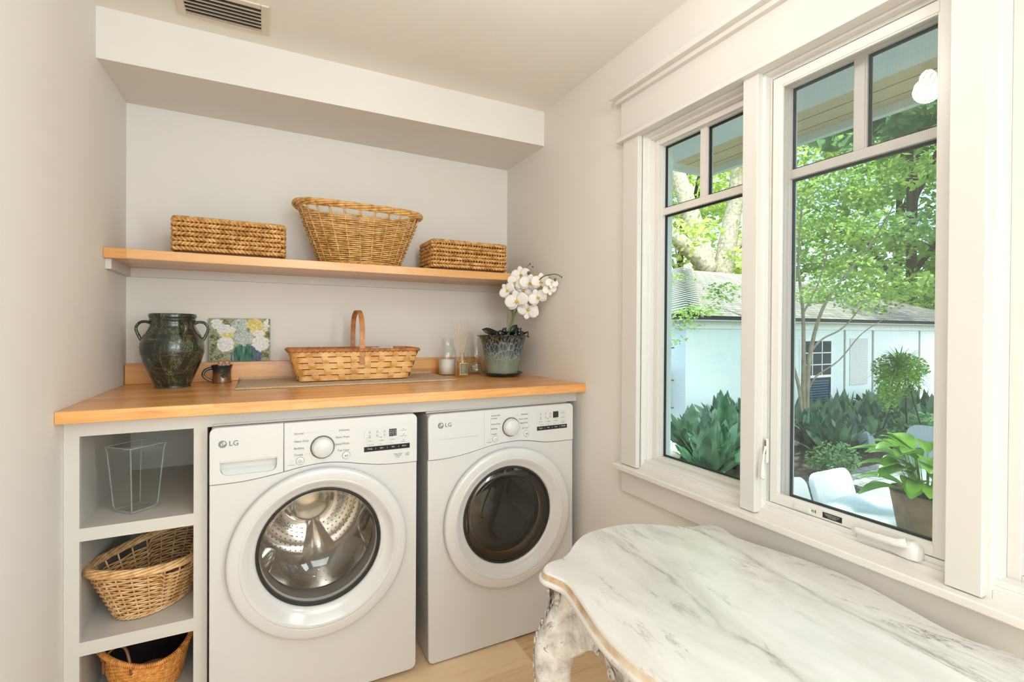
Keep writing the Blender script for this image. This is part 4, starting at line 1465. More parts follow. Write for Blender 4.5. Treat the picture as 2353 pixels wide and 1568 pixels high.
def willow_basket(name, label, loc, rz, a0, b0, a1, b1, hfun, hw, stakes, rows, mat, rim_r, tilt=None, cat='basket', gapf=None, strands=6, flare=1.0, wr=0.0033):
    """oval willow basket: hfun(theta) is the rim height, hw(theta) the height where the weave ends"""
    root = tag(empty(name, loc), label, cat)
    root.rotation_euler = (tilt[0] if tilt else 0, tilt[1] if tilt else 0, rz)
    rnd = random.Random(len(label))
    def S(th, z, off=0.0):
        hr = hfun(th)
        v_ = max(0.0, z / hr) ** flare
        A, B = a0 + (a1 - a0) * v_, b0 + (b1 - b0) * v_
        x, y = A * math.cos(th), B * math.sin(th)
        nx, ny = math.cos(th) / A, math.sin(th) / B
        q = math.hypot(nx, ny)
        return (x + nx / q * off, y + ny / q * off, z)
    wv = MB()
    n = stakes * 4
    for row in range(rows):
        path, rad = [], []
        for k in range(n):
            th = 2 * PI * k / n
            z = 0.010 + (hw(th) - 0.010) * (row + 0.5) / rows
            off = 0.0046 * math.cos(PI * stakes * k / n + PI * row)
            z += 0.0009 * mnoise.noise(Vector((k * 0.15, row * 2.3, 1.0)))
            path.append(S(th, z, off))
            rad.append(wr * (1.12 if stakes > 24 else 1.0) + 0.0008 * mnoise.noise(Vector((k * 0.3, row * 5.1, 4.0))))
        wv.tube(path, rad, 5, closed=True)
    wv.build('willow_weave', mat, root)
    sk = MB()
    for j in range(stakes):
        th = 2 * PI * j / stakes
        hr = hfun(th)
        pth = [S(th, 0.004 + (hr - 0.01) * t) for t in np.linspace(0, 1, 9)]
        sk.tube(pth, 0.0030, 6)
        if gapf and gapf(th):
            sk.tube([S(th + 0.02, hw(th) - 0.006), S(th + 0.025, (hw(th) + hr) / 2), S(th + 0.01, hr - 0.012)], 0.0026, 5)
    sk.build('willow_stakes', mat, root)
    rm = MB()
    n2 = 160
    for st in range(strands):
        path = []
        for k in range(n2):
            th = 2 * PI * k / n2
            a = 2 * PI * st / strands + 4 * th
            rr = rim_r * (0.66 + 0.08 * math.sin(3 * th + st))
            p = S(th, hfun(th), rr * math.cos(a))
            path.append((p[0], p[1], p[2] - 0.004 + rr * 0.95 * math.sin(a)))
        rm.tube(path, rim_r * 0.37, 6, closed=True)
    rm.build('twisted_rim', mat, root)
    bs = MB()
    for st in range(3):
        path = []
        for k in range(120):
            th = 2 * PI * k / 120
            a = 2 * PI * st / 3 + 14 * th
            p = S(th, 0.008, 0.004 * math.cos(a))
            path.append((p[0], p[1], 0.007 + 0.004 * math.sin(a)))
        bs.tube(path, 0.0030, 6, closed=True)
    for q in np.linspace(-0.92, 0.92, 44):
        bw = b0 * math.sqrt(1 - q * q)
        bs.tube([(q * a0, -bw, 0.007), (q * a0, bw, 0.007)], 0.0026, 5)
    bs.build('woven_base', mat, root)
    return root
# laundry basket on the shelf, opening seen from below
hr1 = lambda th: 0.262 + 0.020 * math.cos(th) ** 2 - 0.006 * math.cos(th)
hw1 = lambda th: 0.222 + 0.014 * math.cos(th) ** 2
willow_basket('willow_laundry_basket', 'large oval honey willow basket with twisted rim in the middle of the wall shelf', (0.955, -0.178, SH), 0.0, 0.182, 0.132, 0.292, 0.172, hr1, hw1, 26, 23, 'willow', 0.0170,
              gapf=lambda th: True)

# split-oak market basket on the counter
def market_basket():
    root = tag(empty('split_oak_basket', (0.922, -0.208, CT + 0.0075)), 'long shallow woven splint basket with an upright hoop handle on the jute runner', 'basket')
    hb = (0.243, 0.088)
    ht = (0.287, 0.122)
    h = 0.137
    n = 264
    def S(k, z, off, nn):
        t = z / h
        t = t ** 0.85
        hx, hy = hb[0] + (ht[0] - hb[0]) * t, hb[1] + (ht[1] - hb[1]) * t
        q = S.cache.setdefault((round(hx, 5), round(hy, 5), nn), rrect_path(hx, hy, 0.024 + 0.012 * t, nn)[0])
        x, y, nx, ny = q[k % nn]
        return Vector((x + nx * off, y + ny * off, z))
    S.cache = {}
    st = 24
    up = MB()
    for j in range(st):
        k = j * (n // st)
        pth = []
        for i_, z in enumerate(np.linspace(0.001, h, 21)):
            r = z / h * 5
            off = 0.0030 * math.cos(PI * (r - 0.5) + PI * j)
            pth.append(S(k, z, off, n))
        tg = S(k + 2, 0.05, 0, n) - S(k - 2, 0.05, 0, n)
        up.ribbon(pth, lambda i_, tg=tg: tg, 0.0270, 0.0012)
    up.build('upright_splints', 'split_oak', root)
    wv = MB()
    for r in range(5):
        zc = (r + 0.5) * h / 5
        pth = [S(k, zc, -0.0030 * math.cos(PI * (k * st / n)) * (1 if r % 2 == 0 else -1), n) for k in range(n)]
        # over-under against the uprights
        ups = []
        wv.ribbon(pth, lambda i_: (0, 0, 1), 0.0235, 0.0012, closed=True)
    wv.build('weaver_splints', 'split_oak', root)
    rm = MB()
    for off in (0.0055, -0.0055):
        rm.tube([S(k, h + 0.001, off, n) for k in range(0, n, 2)], 0.0052, 8, closed=True, flat=1.0)
    rm.tube([S(k, h + 0.005, 0, n) for k in range(0, n, 2)], 0.0045, 6, closed=True)
    ro = rm.build('rim', 'split_oak_rim', root)
    li = MB()  # dark sheet added inside to put shade between the splints
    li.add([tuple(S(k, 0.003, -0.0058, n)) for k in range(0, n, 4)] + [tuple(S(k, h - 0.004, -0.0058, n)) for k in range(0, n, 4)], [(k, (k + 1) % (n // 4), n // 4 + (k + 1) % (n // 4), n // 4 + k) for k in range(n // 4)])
    li.build('weave_backing', 'weave_gap_dark', root)
    ls = MB()
    for k in range(0, n, 4):
        c = S(k, h + 0.001, 0, n)
        c2 = S(k + 4, h + 0.001, 0, n)
        nrm = S(k, h, 1, n) - S(k, h, 0, n)
        pp = []
        for a in np.linspace(0, 2 * PI, 11)[:-1]:
            pp.append(c + (c2 - c) * (a / (2 * PI)) + nrm * (0.0118 * math.cos(a)) + Vector((0, 0, 0.0075 * math.sin(a))))
        ls.tube(pp, 0.0024, 5, closed=True, flat=1.0)
    ls.build('rim_lashing', 'split_oak_rim', ro)
    hd = MB()
    pth = catmull([(0, -0.118, 0.075), (0, -0.119, 0.15), (0, -0.118, 0.235), (0, -0.095, 0.290), (0, -0.045, 0.319), (0, 0, 0.324), (0, 0.045, 0.319), (0, 0.095, 0.290), (0, 0.118, 0.235), (0, 0.119, 0.15), (0, 0.118, 0.075)], 6)
    hd.ribbon(pth, lambda i_: (1, 0, 0), 0.023, 0.0042)
    hd.xform(Matrix.Translation((0.015, 0, 0)) @ Matrix.Rotation(R_(1), 4, 'Z'))
    hd.build('hoop_handle', 'split_oak_rim', root, bevel=0.001)
    bt = MB()
    for k in range(20):
        x = -0.235 + k * 0.0247
        bt.box(x - 0.010, x + 0.010, -0.088, 0.088, 0.0005, 0.0018)
    for k in range(7):
        y = -0.075 + k * 0.025
        bt.box(-0.243, 0.243, y - 0.0115, y + 0.0115, 0.0019, 0.0031)
    bt.build('splint_base', 'split_oak', root)
market_basket()
# crumpled cloth lying in that basket
cl = MB()
nx, ny = 40, 18
vs_ = []
for j in range(ny + 1):
    for i_ in range(nx + 1):
        x = -0.235 + 0.47 * i_ / nx
        y = -0.085 + 0.17 * j / ny
        z = 0.120 + 0.030 * mnoise.noise(Vector((x * 9, y * 12, 2.0))) + 0.012 * mnoise.noise(Vector((x * 30, y * 30, 5.0)))
        z += 0.012 * (1 if x > 0.02 else 0)
        e = max(abs(x) / 0.235, abs(y) / 0.085)
        z -= 0.05 * max(0, e - 0.8) / 0.2
        vs_.append((x, y, z))
cl.add(vs_, [(j * (nx + 1) + i_, j * (nx + 1) + i_ + 1, (j + 1) * (nx + 1) + i_ + 1, (j + 1) * (nx + 1) + i_) for j in range(ny) for i_ in range(nx)], 0, True)
co = cl.build('folded_cloth', 'cloth_white', loc=(0.922, -0.208, CT + 0.0075))
sl = co.modifiers.new('thick', 'SOLIDIFY')
sl.thickness = 0.004
tag(co, 'crumpled white cloth lying inside the hoop-handled splint basket', 'cloth')

# jute runner: lies on the counter, its back edge turned up against the splash
rn = MB()
vs_ = []
nx = 60
yp = [(-0.447, 0.0005), (-0.40, 0.0006), (-0.30, 0.0005), (-0.20, 0.0005), (-0.10, 0.0005), (-0.062, 0.001), (-0.0525, 0.004), (-0.0492, 0.009), (-0.0488, 0.014)]
for (y, z) in yp:
    for i_ in range(nx + 1):
        x = 0.432 + 0.925 * i_ / nx
        vs_.append((x + 0.002 * mnoise.noise(Vector((y * 9, 0, 0))), y + 0.003 * mnoise.noise(Vector((x * 7, y * 3, 0))) * (1 if y < -0.1 else 0), CT + z + 0.0004))
m_ = len(yp)
rn.add(vs_, [(j * (nx + 1) + i_, j * (nx + 1) + i_ + 1, (j + 1) * (nx + 1) + i_ + 1, (j + 1) * (nx + 1) + i_) for j in range(m_ - 1) for i_ in range(nx)], 0, True)
ro = rn.build('table_runner', 'jute')
sl = ro.modifiers.new('thick', 'SOLIDIFY')
sl.thickness = 0.0035
sl.offset = 1.0
tag(ro, 'natural jute runner on the countertop under the splint basket', 'table runner')

# ------------------------------------------------------------------ green three-handled jug
def jug():
    root = tag(empty('glazed_jug', (0.199, -0.215, CT), 0.0), 'large dark green glazed jug with three handles at the left end of the counter', 'jug')
    prof = [(0.0, 0.0), (0.060, 0.0), (0.0625, 0.004), (0.066, 0.016), (0.082, 0.055), (0.097, 0.095), (0.108, 0.130), (0.1125, 0.158), (0.111, 0.180), (0.103, 0.205), (0.090, 0.230), (0.081, 0.247), (0.0785, 0.260),
            (0.079, 0.272), (0.0815, 0.276), (0.0795, 0.281), (0.0830, 0.286), (0.0835, 0.296), (0.0805, 0.301), (0.0745, 0.301), (0.0720, 0.292), (0.071, 0.262), (0.085, 0.222), (0.10, 0.18), (0.095, 0.12), (0.06, 0.03), (0.0, 0.02)]
    sm = [(p.x, p.y) for p in catmull([(a, b_, 0) for a, b_ in prof], 3)]
    sm = [(max(0, r + (0.0007 * math.sin(h * 420) if 0.03 < h < 0.27 else 0)), max(0, h)) for r, h in sm]
    MB().lathe(sm, n=64).build('jug_body', 'glaze_green', root)
    for a in (180, 0, -62):
        ca, sa = math.cos(R_(a)), math.sin(R_(a))
        pth = catmull([(0.077, 0, 0.263), (0.090, 0, 0.268), (0.108, 0, 0.266), (0.121, 0, 0.252), (0.1235, 0, 0.236), (0.117, 0, 0.216), (0.109, 0, 0.198), (0.103, 0, 0.190)], 5)
        hm = MB().tube([(p.x * ca, p.x * sa, p.z) for p in pth], [0.0072 + 0.002 * abs(t) for t in np.linspace(-1, 1, len(pth))], 10, up=(-sa, ca, 0), flat=0.72)
        hm.build('jug_handle', 'glaze_green', root)
jug()
# ------------------------------------------------------------------ mug with a card in it
mg = tag(empty('stoneware_mug', (0.3675, -0.123, CT)), 'small dark stoneware mug with a raised emblem beside the green jug', 'mug')
MB().lathe([(p.x, max(0, p.y)) for p in catmull([(0, 0, 0), (0.034, 0, 0), (0.0375, 0.004, 0), (0.0378, 0.012, 0), (0.0362, 0.03, 0), (0.0362, 0.05, 0), (0.0385, 0.066, 0), (0.0425, 0.0775, 0), (0.0405, 0.078, 0), (0.0355, 0.064, 0), (0.033, 0.04, 0), (0.032, 0.008, 0), (0, 0.006, 0)], 3)], n=48).build('mug_body', 'glaze_mug', mg)
MB().tube([(-p.x, -p.x * 0.18, p.z) for p in catmull([(0.036, 0, 0.066), (0.046, 0, 0.0655), (0.062, 0, 0.058), (0.070, 0, 0.044), (0.068, 0, 0.032), (0.056, 0, 0.020), (0.044, 0, 0.012), (0.038, 0, 0.010)], 4)], 0.0045, 8, up=(0, 1, 0), flat=1.4).build('mug_handle', 'glaze_mug', mg)
em = MB()
rnd = random.Random(4)
for k in range(34):
    a, r_ = rnd.uniform(0, 2 * PI), 0.0135 * math.sqrt(rnd.random())
    dx, dz = r_ * math.cos(a), r_ * math.sin(a)
    th = R_(-72) + dx / 0.037
    em.sphere((0.0362 * math.cos(th), 0.0362 * math.sin(th), 0.040 + dz), rnd.uniform(0.0025, 0.0048), 8, 6)
em.build('mug_emblem', 'glaze_black', mg)
cd = MB().box(-0.024, 0.024, -0.0004, 0.0004, 0, 0.090)
cd.xform(Matrix.Rotation(R_(-8), 4, 'X'))
co = cd.build('printed_card', 'card_brown', loc=(0.3755, -0.1285, CT + 0.0095))
tag(co, 'small brown card with white ring dots standing in the stoneware mug', 'card')
cw = MB()
for (x, z) in ((-0.012, 0.0815), (0.012, 0.0815), (-0.015, 0.071), (0.0, 0.071), (0.015, 0.071)):
    cw.tube([(x + 0.0042 * math.cos(a), -0.0006, z + 0.0032 * math.sin(a)) for a in np.linspace(0, 2 * PI, 15)[:-1]], 0.0011, 5, closed=True)
cw.xform(Matrix.Rotation(R_(-8), 4, 'X'))
cw.build('ring_dots', 'card_white', co)

# ------------------------------------------------------------------ small painting leaning on the splash
pm = MB().box(0.0, 0.251, 0.0, 0.016, 0.0, 0.2015)
po = pm.build('flower_painting', 'label_olive')
uvl = po.data.uv_layers.new(name='UVMap')
for p in po.data.polygons:
    for li in p.loop_indices:
        c = po.data.vertices[po.data.loops[li].vertex_index].co
        uvl.data[li].uv = (c.x / 0.251, c.z / 0.2015)
po.location = (0.3095, -0.038, 1.1790)
po.rotation_euler = (R_(-5.5), 0, 0)
tag(po, 'small unframed canvas of white and yellow flowers in a green vase, leaning above the mug', 'painting')
pf = MB().add([(0.0, -0.0006, 0.0), (0.251, -0.0006, 0.0), (0.251, -0.0006, 0.2015), (0.0, -0.0006, 0.2015)], [(0, 1, 2, 3)])
pf = pf.build('painted_face', 'painted_canvas', po)
uvl = pf.data.uv_layers.new(name='UVMap')
for li, uv in enumerate(((0, 0), (1, 0), (1, 1), (0, 1))):
    uvl.data[li].uv = uv

# ------------------------------------------------------------------ jars, diffuser, hurricane vase
jw = tag(empty('glass_jar', (1.4195, -0.136, CT)), 'clear wide-neck glass jar half filled with white wax, behind the reed diffuser', 'jar')
jp = [(0, 0.001), (0.043, 0.001), (0.0475, 0.006), (0.0475, 0.118), (0.0455, 0.132), (0.039, 0.142), (0.0345, 0.149), (0.0345, 0.186), (0.038, 0.190), (0.0385, 0.194), (0.036, 0.1955),
      (0.0328, 0.190), (0.0325, 0.150), (0.0375, 0.140), (0.0435, 0.130), (0.0452, 0.116), (0.0452, 0.009), (0.040, 0.005), (0, 0.005)]
MB().lathe(jp, n=48).build('jar_body', 'jar_glass', jw)
MB().lathe([(0, 0.0056), (0.0446, 0.0056), (0.0446, 0.082), (0, 0.082)], n=48).build('jar_contents', 'white_wax', jw)
df = tag(empty('reed_diffuser', (1.444, -0.289, CT), R_(20)), 'small amber-tinted reed diffuser bottle with pale reeds and an olive label', 'diffuser')
MB().lathe([(0, 0.001), (0.029, 0.001), (0.0315, 0.004), (0.0315, 0.086), (0.029, 0.094), (0.017, 0.104), (0.0122, 0.110), (0.0122, 0.122), (0.0165, 0.124), (0.0165, 0.1275), (0.0105, 0.1275), (0.0100, 0.11), (0.016, 0.101), (0.028, 0.091), (0.0297, 0.085), (0.0297, 0.006), (0, 0.005)], n=40).build('bottle', 'jar_glass', df)
MB().lathe([(0, 0.0055), (0.0292, 0.0055), (0.0292, 0.078), (0, 0.078)], n=40).build('oil', 'diffuser_oil', df)
lb = MB().lathe([(0.0318, 0.014), (0.0318, 0.074)], n=20, a0=R_(-152), a1=R_(-68))
lo = lb.build('label_sheet', 'label_cream', df)
MB().lathe([(0.0320, 0.017), (0.0320, 0.071)], n=20, a0=R_(-147), a1=R_(-73)).build('label_print', 'label_olive', lo)
lt = text_mesh([('AROMA', 0, 0.046, 0.0085), ('DIFFUSER', 0, 0.036, 0.006), ('100 ML', 0, 0.026, 0.005)])
lt.tube([(0.006 * math.cos(a), 0, 0.060 + 0.006 * math.sin(a)) for a in np.linspace(0, 2 * PI, 21)[:-1]], 0.0008, 5, closed=True)
lt.v = [(0.0323 * math.cos(R_(-110) + x / 0.0323), 0.0323 * math.sin(R_(-110) + x / 0.0323), z) for x, y, z in lt.v]
lt.build('label_lettering', 'label_cream', lo)
for k, (tx_, ty_, zt) in enumerate(((-0.062, 0.0, 0.278), (-0.026, 0.015, 0.280), (0.012, -0.004, 0.292), (0.020, 0.006, 0.282), (0.036, 0.0, 0.292), (0.044, -0.012, 0.286), (0.004, 0.012, 0.284))):
    MB().tube([(-tx_ * 0.12, -ty_ * 0.12, 0.010), (tx_ * 0.15, ty_ * 0.15, 0.126), (tx_, ty_, zt)], 0.0014, 6).build('reed', 'reed', df)
hv = tag(empty('hurricane_vase', (1.583, -0.142, CT)), 'tall clear glass hurricane vase with small shells in its foot, left of the orchid', 'vase')
hp = [(0, 0.001), (0.044, 0.001), (0.0485, 0.006), (0.0495, 0.020), (0.047, 0.040), (0.0395, 0.054), (0.043, 0.064), (0.0530, 0.076), (0.0548, 0.092), (0.0548, 0.229), (0.0535, 0.2305), (0.0522, 0.229), (0.0522, 0.092), (0.050, 0.078), (0.040, 0.067), (0.0365, 0.054), (0.0445, 0.038), (0.047, 0.020), (0.0455, 0.009), (0, 0.006)]
MB().lathe(hp, n=56).build('vase_body', 'jar_glass', hv)
shl = MB()
rnd = random.Random(5)
for k in range(360):
    z = 0.010 + 0.040 * rnd.random()
    rmax = 0.0415 if z < 0.036 else 0.0415 - (z - 0.036) * 0.5
    r_ = rmax * math.sqrt(rnd.random())
    a = rnd.uniform(0, 2 * PI)
    shl.sphere((r_ * math.cos(a), r_ * math.sin(a), z), rnd.uniform(0.0026, 0.0042), 6, 5, sc=(1, 1, 0.7))
so = shl.build('shell_filling', 'shell', hv)
so['kind'] = 'stuff'

# ------------------------------------------------------------------ orchid in a glazed pot
PX, PY = 1.662, -0.318
op = tag(empty('potted_orchid', (PX, PY, CT)), 'white orchid in a blue glazed pot at the right end of the counter', 'potted plant')
MB().lathe([(0, 0.0), (0.074, 0.0), (0.090, 0.007), (0.104, 0.016), (0.1075, 0.021), (0.105, 0.0225), (0.098, 0.018), (0.086, 0.0125), (0, 0.0115)], n=56).build('saucer', 'glaze_dark', op)
pp = [(0, 0.013), (0.078, 0.013), (0.081, 0.020), (0.086, 0.040), (0.099, 0.10), (0.110, 0.150), (0.117, 0.186), (0.124, 0.203), (0.136, 0.212), (0.1365, 0.2155), (0.131, 0.2165), (0.118, 0.2085), (0.110, 0.190), (0.104, 0.17), (0.0, 0.165)]
MB().lathe([(p.x, p.y) for p in catmull([(a, b_, 0) for a, b_ in pp], 3)], n=64).build('pot', 'glaze_blue', op)
MB().lathe([(0, 0.186), (0.06, 0.186), (0.110, 0.184)], n=32).build('potting_soil', 'soil', op)
for (ax, ay, sgn) in ((-0.058, -0.10, 1), (0.045, -0.112, -1)):
    fg = MB()
    fg.sphere((ax, ay, 0.226), 0.021, 12, 8, sc=(1.2, 0.8, 0.8))
    fg.sphere((ax + sgn * 0.012, ay - 0.012, 0.240), 0.013, 10, 8)
    fg.sphere((ax + sgn * 0.005, ay - 0.018, 0.251), 0.005, 8, 6)
    fg.sphere((ax + sgn * 0.020, ay - 0.014, 0.252), 0.005, 8, 6)
    for (l1, l2, l3) in (((-0.018, -0.004, 0.224), (-0.034, -0.016, 0.236), (-0.030, -0.022, 0.208)), ((0.018, -0.004, 0.224), (0.036, -0.016, 0.234), (0.034, -0.024, 0.206)), ((-0.004, -0.012, 0.222), (-0.010, -0.026, 0.214), (-0.004, -0.030, 0.196))):
        fg.tube([(ax + p[0], ay + p[1], p[2]) for p in (l1, l2, l3)], [0.007, 0.005, 0.004], 8)
    fg.build('frog_ornament', 'glaze_black', op)
def blade_leaf(m, base, tip, width, droop=0.02, n=8, fold=0.15, mi=0, up=(0, 0, 1), wprof=None):
    base, tip = Vector(base), Vector(tip)
    d = tip - base
    side = d.cross(Vector(up))
    side = side.normalized() if side.length > 1e-6 else Vector((1, 0, 0))
    nrm = side.cross(d).normalized()
    vs_ = []
    for i_ in range(n + 1):
        t = i_ / n
        w = (wprof(t) if wprof else math.sin(PI * min(1, t * 0.96 + 0.02)) ** 0.75) * width / 2
        c = base + d * t + nrm * (math.sin(PI * t) * droop)
        vs_ += [c - side * w + nrm * w * fold, c, c + side * w + nrm * w * fold]
    fs_ = []
    for i_ in range(n):
        a = i_ * 3
        fs_ += [(a, a + 1, a + 4, a + 3), (a + 1, a + 2, a + 5, a + 4)]
    m.add(vs_, fs_, mi, True)
for (b_, t_, wd) in (((-0.03, -0.03, 0.20), (-0.150, -0.070, 0.246), 0.034), ((0.02, 0.03, 0.19), (0.075, -0.02, 0.272), 0.040), ((-0.01, 0.02, 0.19), (-0.045, 0.09, 0.232), 0.040)):
    lm = MB()
    blade_leaf(lm, b_, t_, wd, 0.022, up=(0, -1, 0.25), wprof=lambda t: min(1.0, 0.35 + 1.2 * t) * math.sqrt(max(0.0, 1 - max(0.0, (t - 0.7) / 0.3) ** 2)))
    o_ = lm.build('orchid_leaf', 'leaf_dark', op)
    sl = o_.modifiers.new('thick', 'SOLIDIFY')
    sl.thickness = 0.0022
stm = MB()
stm.tube(catmull([(0.020, -0.01, 0.185), (0.030, -0.012, 0.24), (0.050, -0.017, 0.298)], 5), [0.0075] * 6 + [0.006] * 5, 8)
stm.tube(catmull([(0.050, -0.017, 0.298), (0.052, -0.012, 0.379), (0.049, -0.017, 0.436), (0.051, -0.022, 0.494), (0.072, -0.042, 0.534), (0.092, -0.057, 0.557), (0.107, -0.072, 0.579), (0.120, -0.082, 0.595)], 5), [0.0048 - 0.0026 * k / 35 for k in range(36)], 8)
stm.tube(catmull([(0.050, -0.017, 0.305), (0.073, -0.032, 0.360), (0.096, -0.062, 0.401), (0.114, -0.122, 0.466), (0.119, -0.202, 0.508), (0.138, -0.242, 0.519), (0.151, -0.292, 0.517), (0.151, -0.332, 0.500)], 5), [0.0044 - 0.0022 * k / 35 for k in range(36)], 8)
stm.tube(catmull([(0.050, -0.014, 0.335), (0.034, -0.02, 0.352), (0.022, -0.02, 0.378)], 4), 0.0022, 6)
stm.build('flower_stem', 'stem_green', op)
def orchid_flower(c, face, size, roll, tip=0.0):
    """five petals, a frilled lip; face: unit direction the flower looks"""
    f = Vector(face).normalized()
    upv = Vector((0, 0, 1))
    xv = upv.cross(f).normalized()
    yv = f.cross(xv).normalized()
    mt = Matrix((xv, yv, f)).transposed().to_4x4()
    mt.translation = Vector(c)
    mt = mt @ Matrix.Rotation(R_(roll), 4, 'Z')
    fl = MB()
    def petal(ang, L, wd, lift):
        ca, sa = math.cos(R_(ang)), math.sin(R_(ang))
        vs_ = []
        n, q = 7, 6
        for i_ in range(n + 1):
            t = i_ / n
            w = wd * (math.sin(PI * min(1.0, 0.10 + 0.86 * t)) ** 0.62)
            if i_ == 0:
                w = wd * 0.22
            if i_ == n:
                w = wd * 0.12
            for j in range(q + 1):
                s_ = (j / q - 0.5) * w
                r_ = L * t
                z = lift * math.sin(t * PI * 0.6) - 0.22 * s_ * s_ / max(wd, 1e-6) + 0.0015
                vs_.append((ca * r_ - sa * s_, sa * r_ + ca * s_, z))
        fl.add(vs_, [(i_ * (q + 1) + j, i_ * (q + 1) + j + 1, (i_ + 1) * (q + 1) + j + 1, (i_ + 1) * (q + 1) + j) for i_ in range(n) for j in range(q)], 0, True)
    s = size
    petal(90, 0.50 * s, 0.36 * s, 0.03 * s)
    petal(212, 0.50 * s, 0.36 * s, 0.03 * s)
    petal(328, 0.50 * s, 0.36 * s, 0.03 * s)
    fl.v = [(x, y, z - 0.002) for x, y, z in fl.v]
    petal(8, 0.56 * s, 0.62 * s, 0.07 * s)
    petal(172, 0.56 * s, 0.62 * s, 0.07 * s)
    fl.xform(mt)
    fo = fl.build('orchid_flower', 'petal', op)
    so_ = fo.modifiers.new('thick', 'SOLIDIFY')
    so_.thickness = 0.0008
    lp = MB()
    lp.sphere((0, 0.01 * s, 0.05 * s), 0.085 * s, 10, 8, sc=(0.8, 0.8, 1.3))
    for a in (200, 270, 340):
        lp.tube([(0, 0, 0.03 * s), (0.09 * s * math.cos(R_(a)), 0.09 * s * math.sin(R_(a)), 0.10 * s), (0.13 * s * math.cos(R_(a)), 0.14 * s * math.sin(R_(a)), 0.16 * s)], [0.03 * s, 0.035 * s, 0.012 * s], 8, flat=0.5)
    lp.xform(mt)
    lp.build('flower_lip', 'petal_yellow', fo)
for (x, z, y, size, roll) in ((0.079, 0.534, -0.052, 0.08, 10), (0.041, 0.49, -0.062, 0.07, -30), (0.006, 0.449, -0.042, 0.072, 40), (0.031, 0.392, -0.102, 0.098, 12), (0.093, 0.483, -0.122, 0.084, -10),
                              (0.126, 0.488, -0.182, 0.078, 0), (0.114, 0.409, -0.172, 0.078, 25), (0.092, 0.349, -0.112, 0.088, 165), (0.139, 0.449, -0.242, 0.055, 190), (0.082, 0.449, -0.082, 0.085, -40), (0.138, 0.478, -0.267, 0.05, 170)):
    orchid_flower((x, y, z), (-0.75 + 4 * (x - 0.08), -1, -0.10 + 1.2 * (z - 0.45)), size * 1.18, roll)
for (x, y, z, r_) in ((0.117, -0.082, 0.590, 0.005), (0.106, -0.062, 0.570, 0.0055), (0.122, -0.102, 0.574, 0.005), (0.105, -0.092, 0.541, 0.009), (0.139, -0.242, 0.497, 0.009), (0.148, -0.282, 0.492, 0.0075), (0.151, -0.336, 0.499, 0.004)):
    MB().sphere((x, y, z), r_, 12, 8, sc=(1, 1, 1.15)).build('orchid_bud', 'bud_green', op)

# ------------------------------------------------------------------ cubby contents
gv = tag(empty('glass_vase', (0.151, -0.612, 0.7226), R_(45)), 'square flared clear glass vase in the top cubby', 'vase')
g = MB()
def sq(hw_, z):
    return [(hw_, -hw_, z), (hw_, hw_, z), (-hw_, hw_, z), (-hw_, -hw_, z)]
def sqr(hw_, z, r):
    return [(x, y, z) for x, y in rounded_rect(-hw_, hw_, -hw_, hw_, r, 3)]
g.loft([sqr(0.040, 0.0, 0.008), sqr(0.0435, 0.004, 0.008), sqr(0.044, 0.018, 0.007), sqr(0.056, 0.200, 0.005), sqr(0.0605, 0.213, 0.005), sqr(0.0605, 0.219, 0.004), sqr(0.056, 0.219, 0.004), sqr(0.0525, 0.200, 0.004), sqr(0.0405, 0.024, 0.006), sqr(0.033, 0.016, 0.006)], smooth=False)
g.build('vase_body', 'vase_glass', gv)
eg = MB()  # pale tubes added along the edges, painting in their bright refracted light
for (sx, sy) in ((1, 1), (1, -1), (-1, 1), (-1, -1)):
    eg.tube([(sx * 0.040, sy * 0.040, 0.006), (sx * 0.043, sy * 0.043, 0.02), (sx * 0.0548, sy * 0.0548, 0.200), (sx * 0.0585, sy * 0.0585, 0.215)], 0.0021, 6)
eg.tube([(x, y, 0.2175) for x, y in rounded_rect(-0.0595, 0.0595, -0.0595, 0.0595, 0.005, 3)], 0.0020, 6, closed=True)
eg.tube([(x, y, 0.0045) for x, y in rounded_rect(-0.0415, 0.0415, -0.0415, 0.0415, 0.008, 3)], 0.0030, 6, closed=True)
eg.build('vase_edge_glints', 'edge_glint', gv)
hr2 = lambda th: 0.166 + 0.028 * math.cos(th) ** 2
hw2 = lambda th: hr2(th) - 0.016 - (0.018 if abs(math.sin(th)) > 0.86 else 0.0)
willow_basket('oval_willow_basket', 'pale oval willow basket with finger slots tilted in the middle cubby', (0.194, -0.545, 0.3760), R_(58), 0.130, 0.088, 0.215, 0.150, hr2, hw2, 24, 18, 'willow_pale', 0.0140,
              tilt=(0, 0))
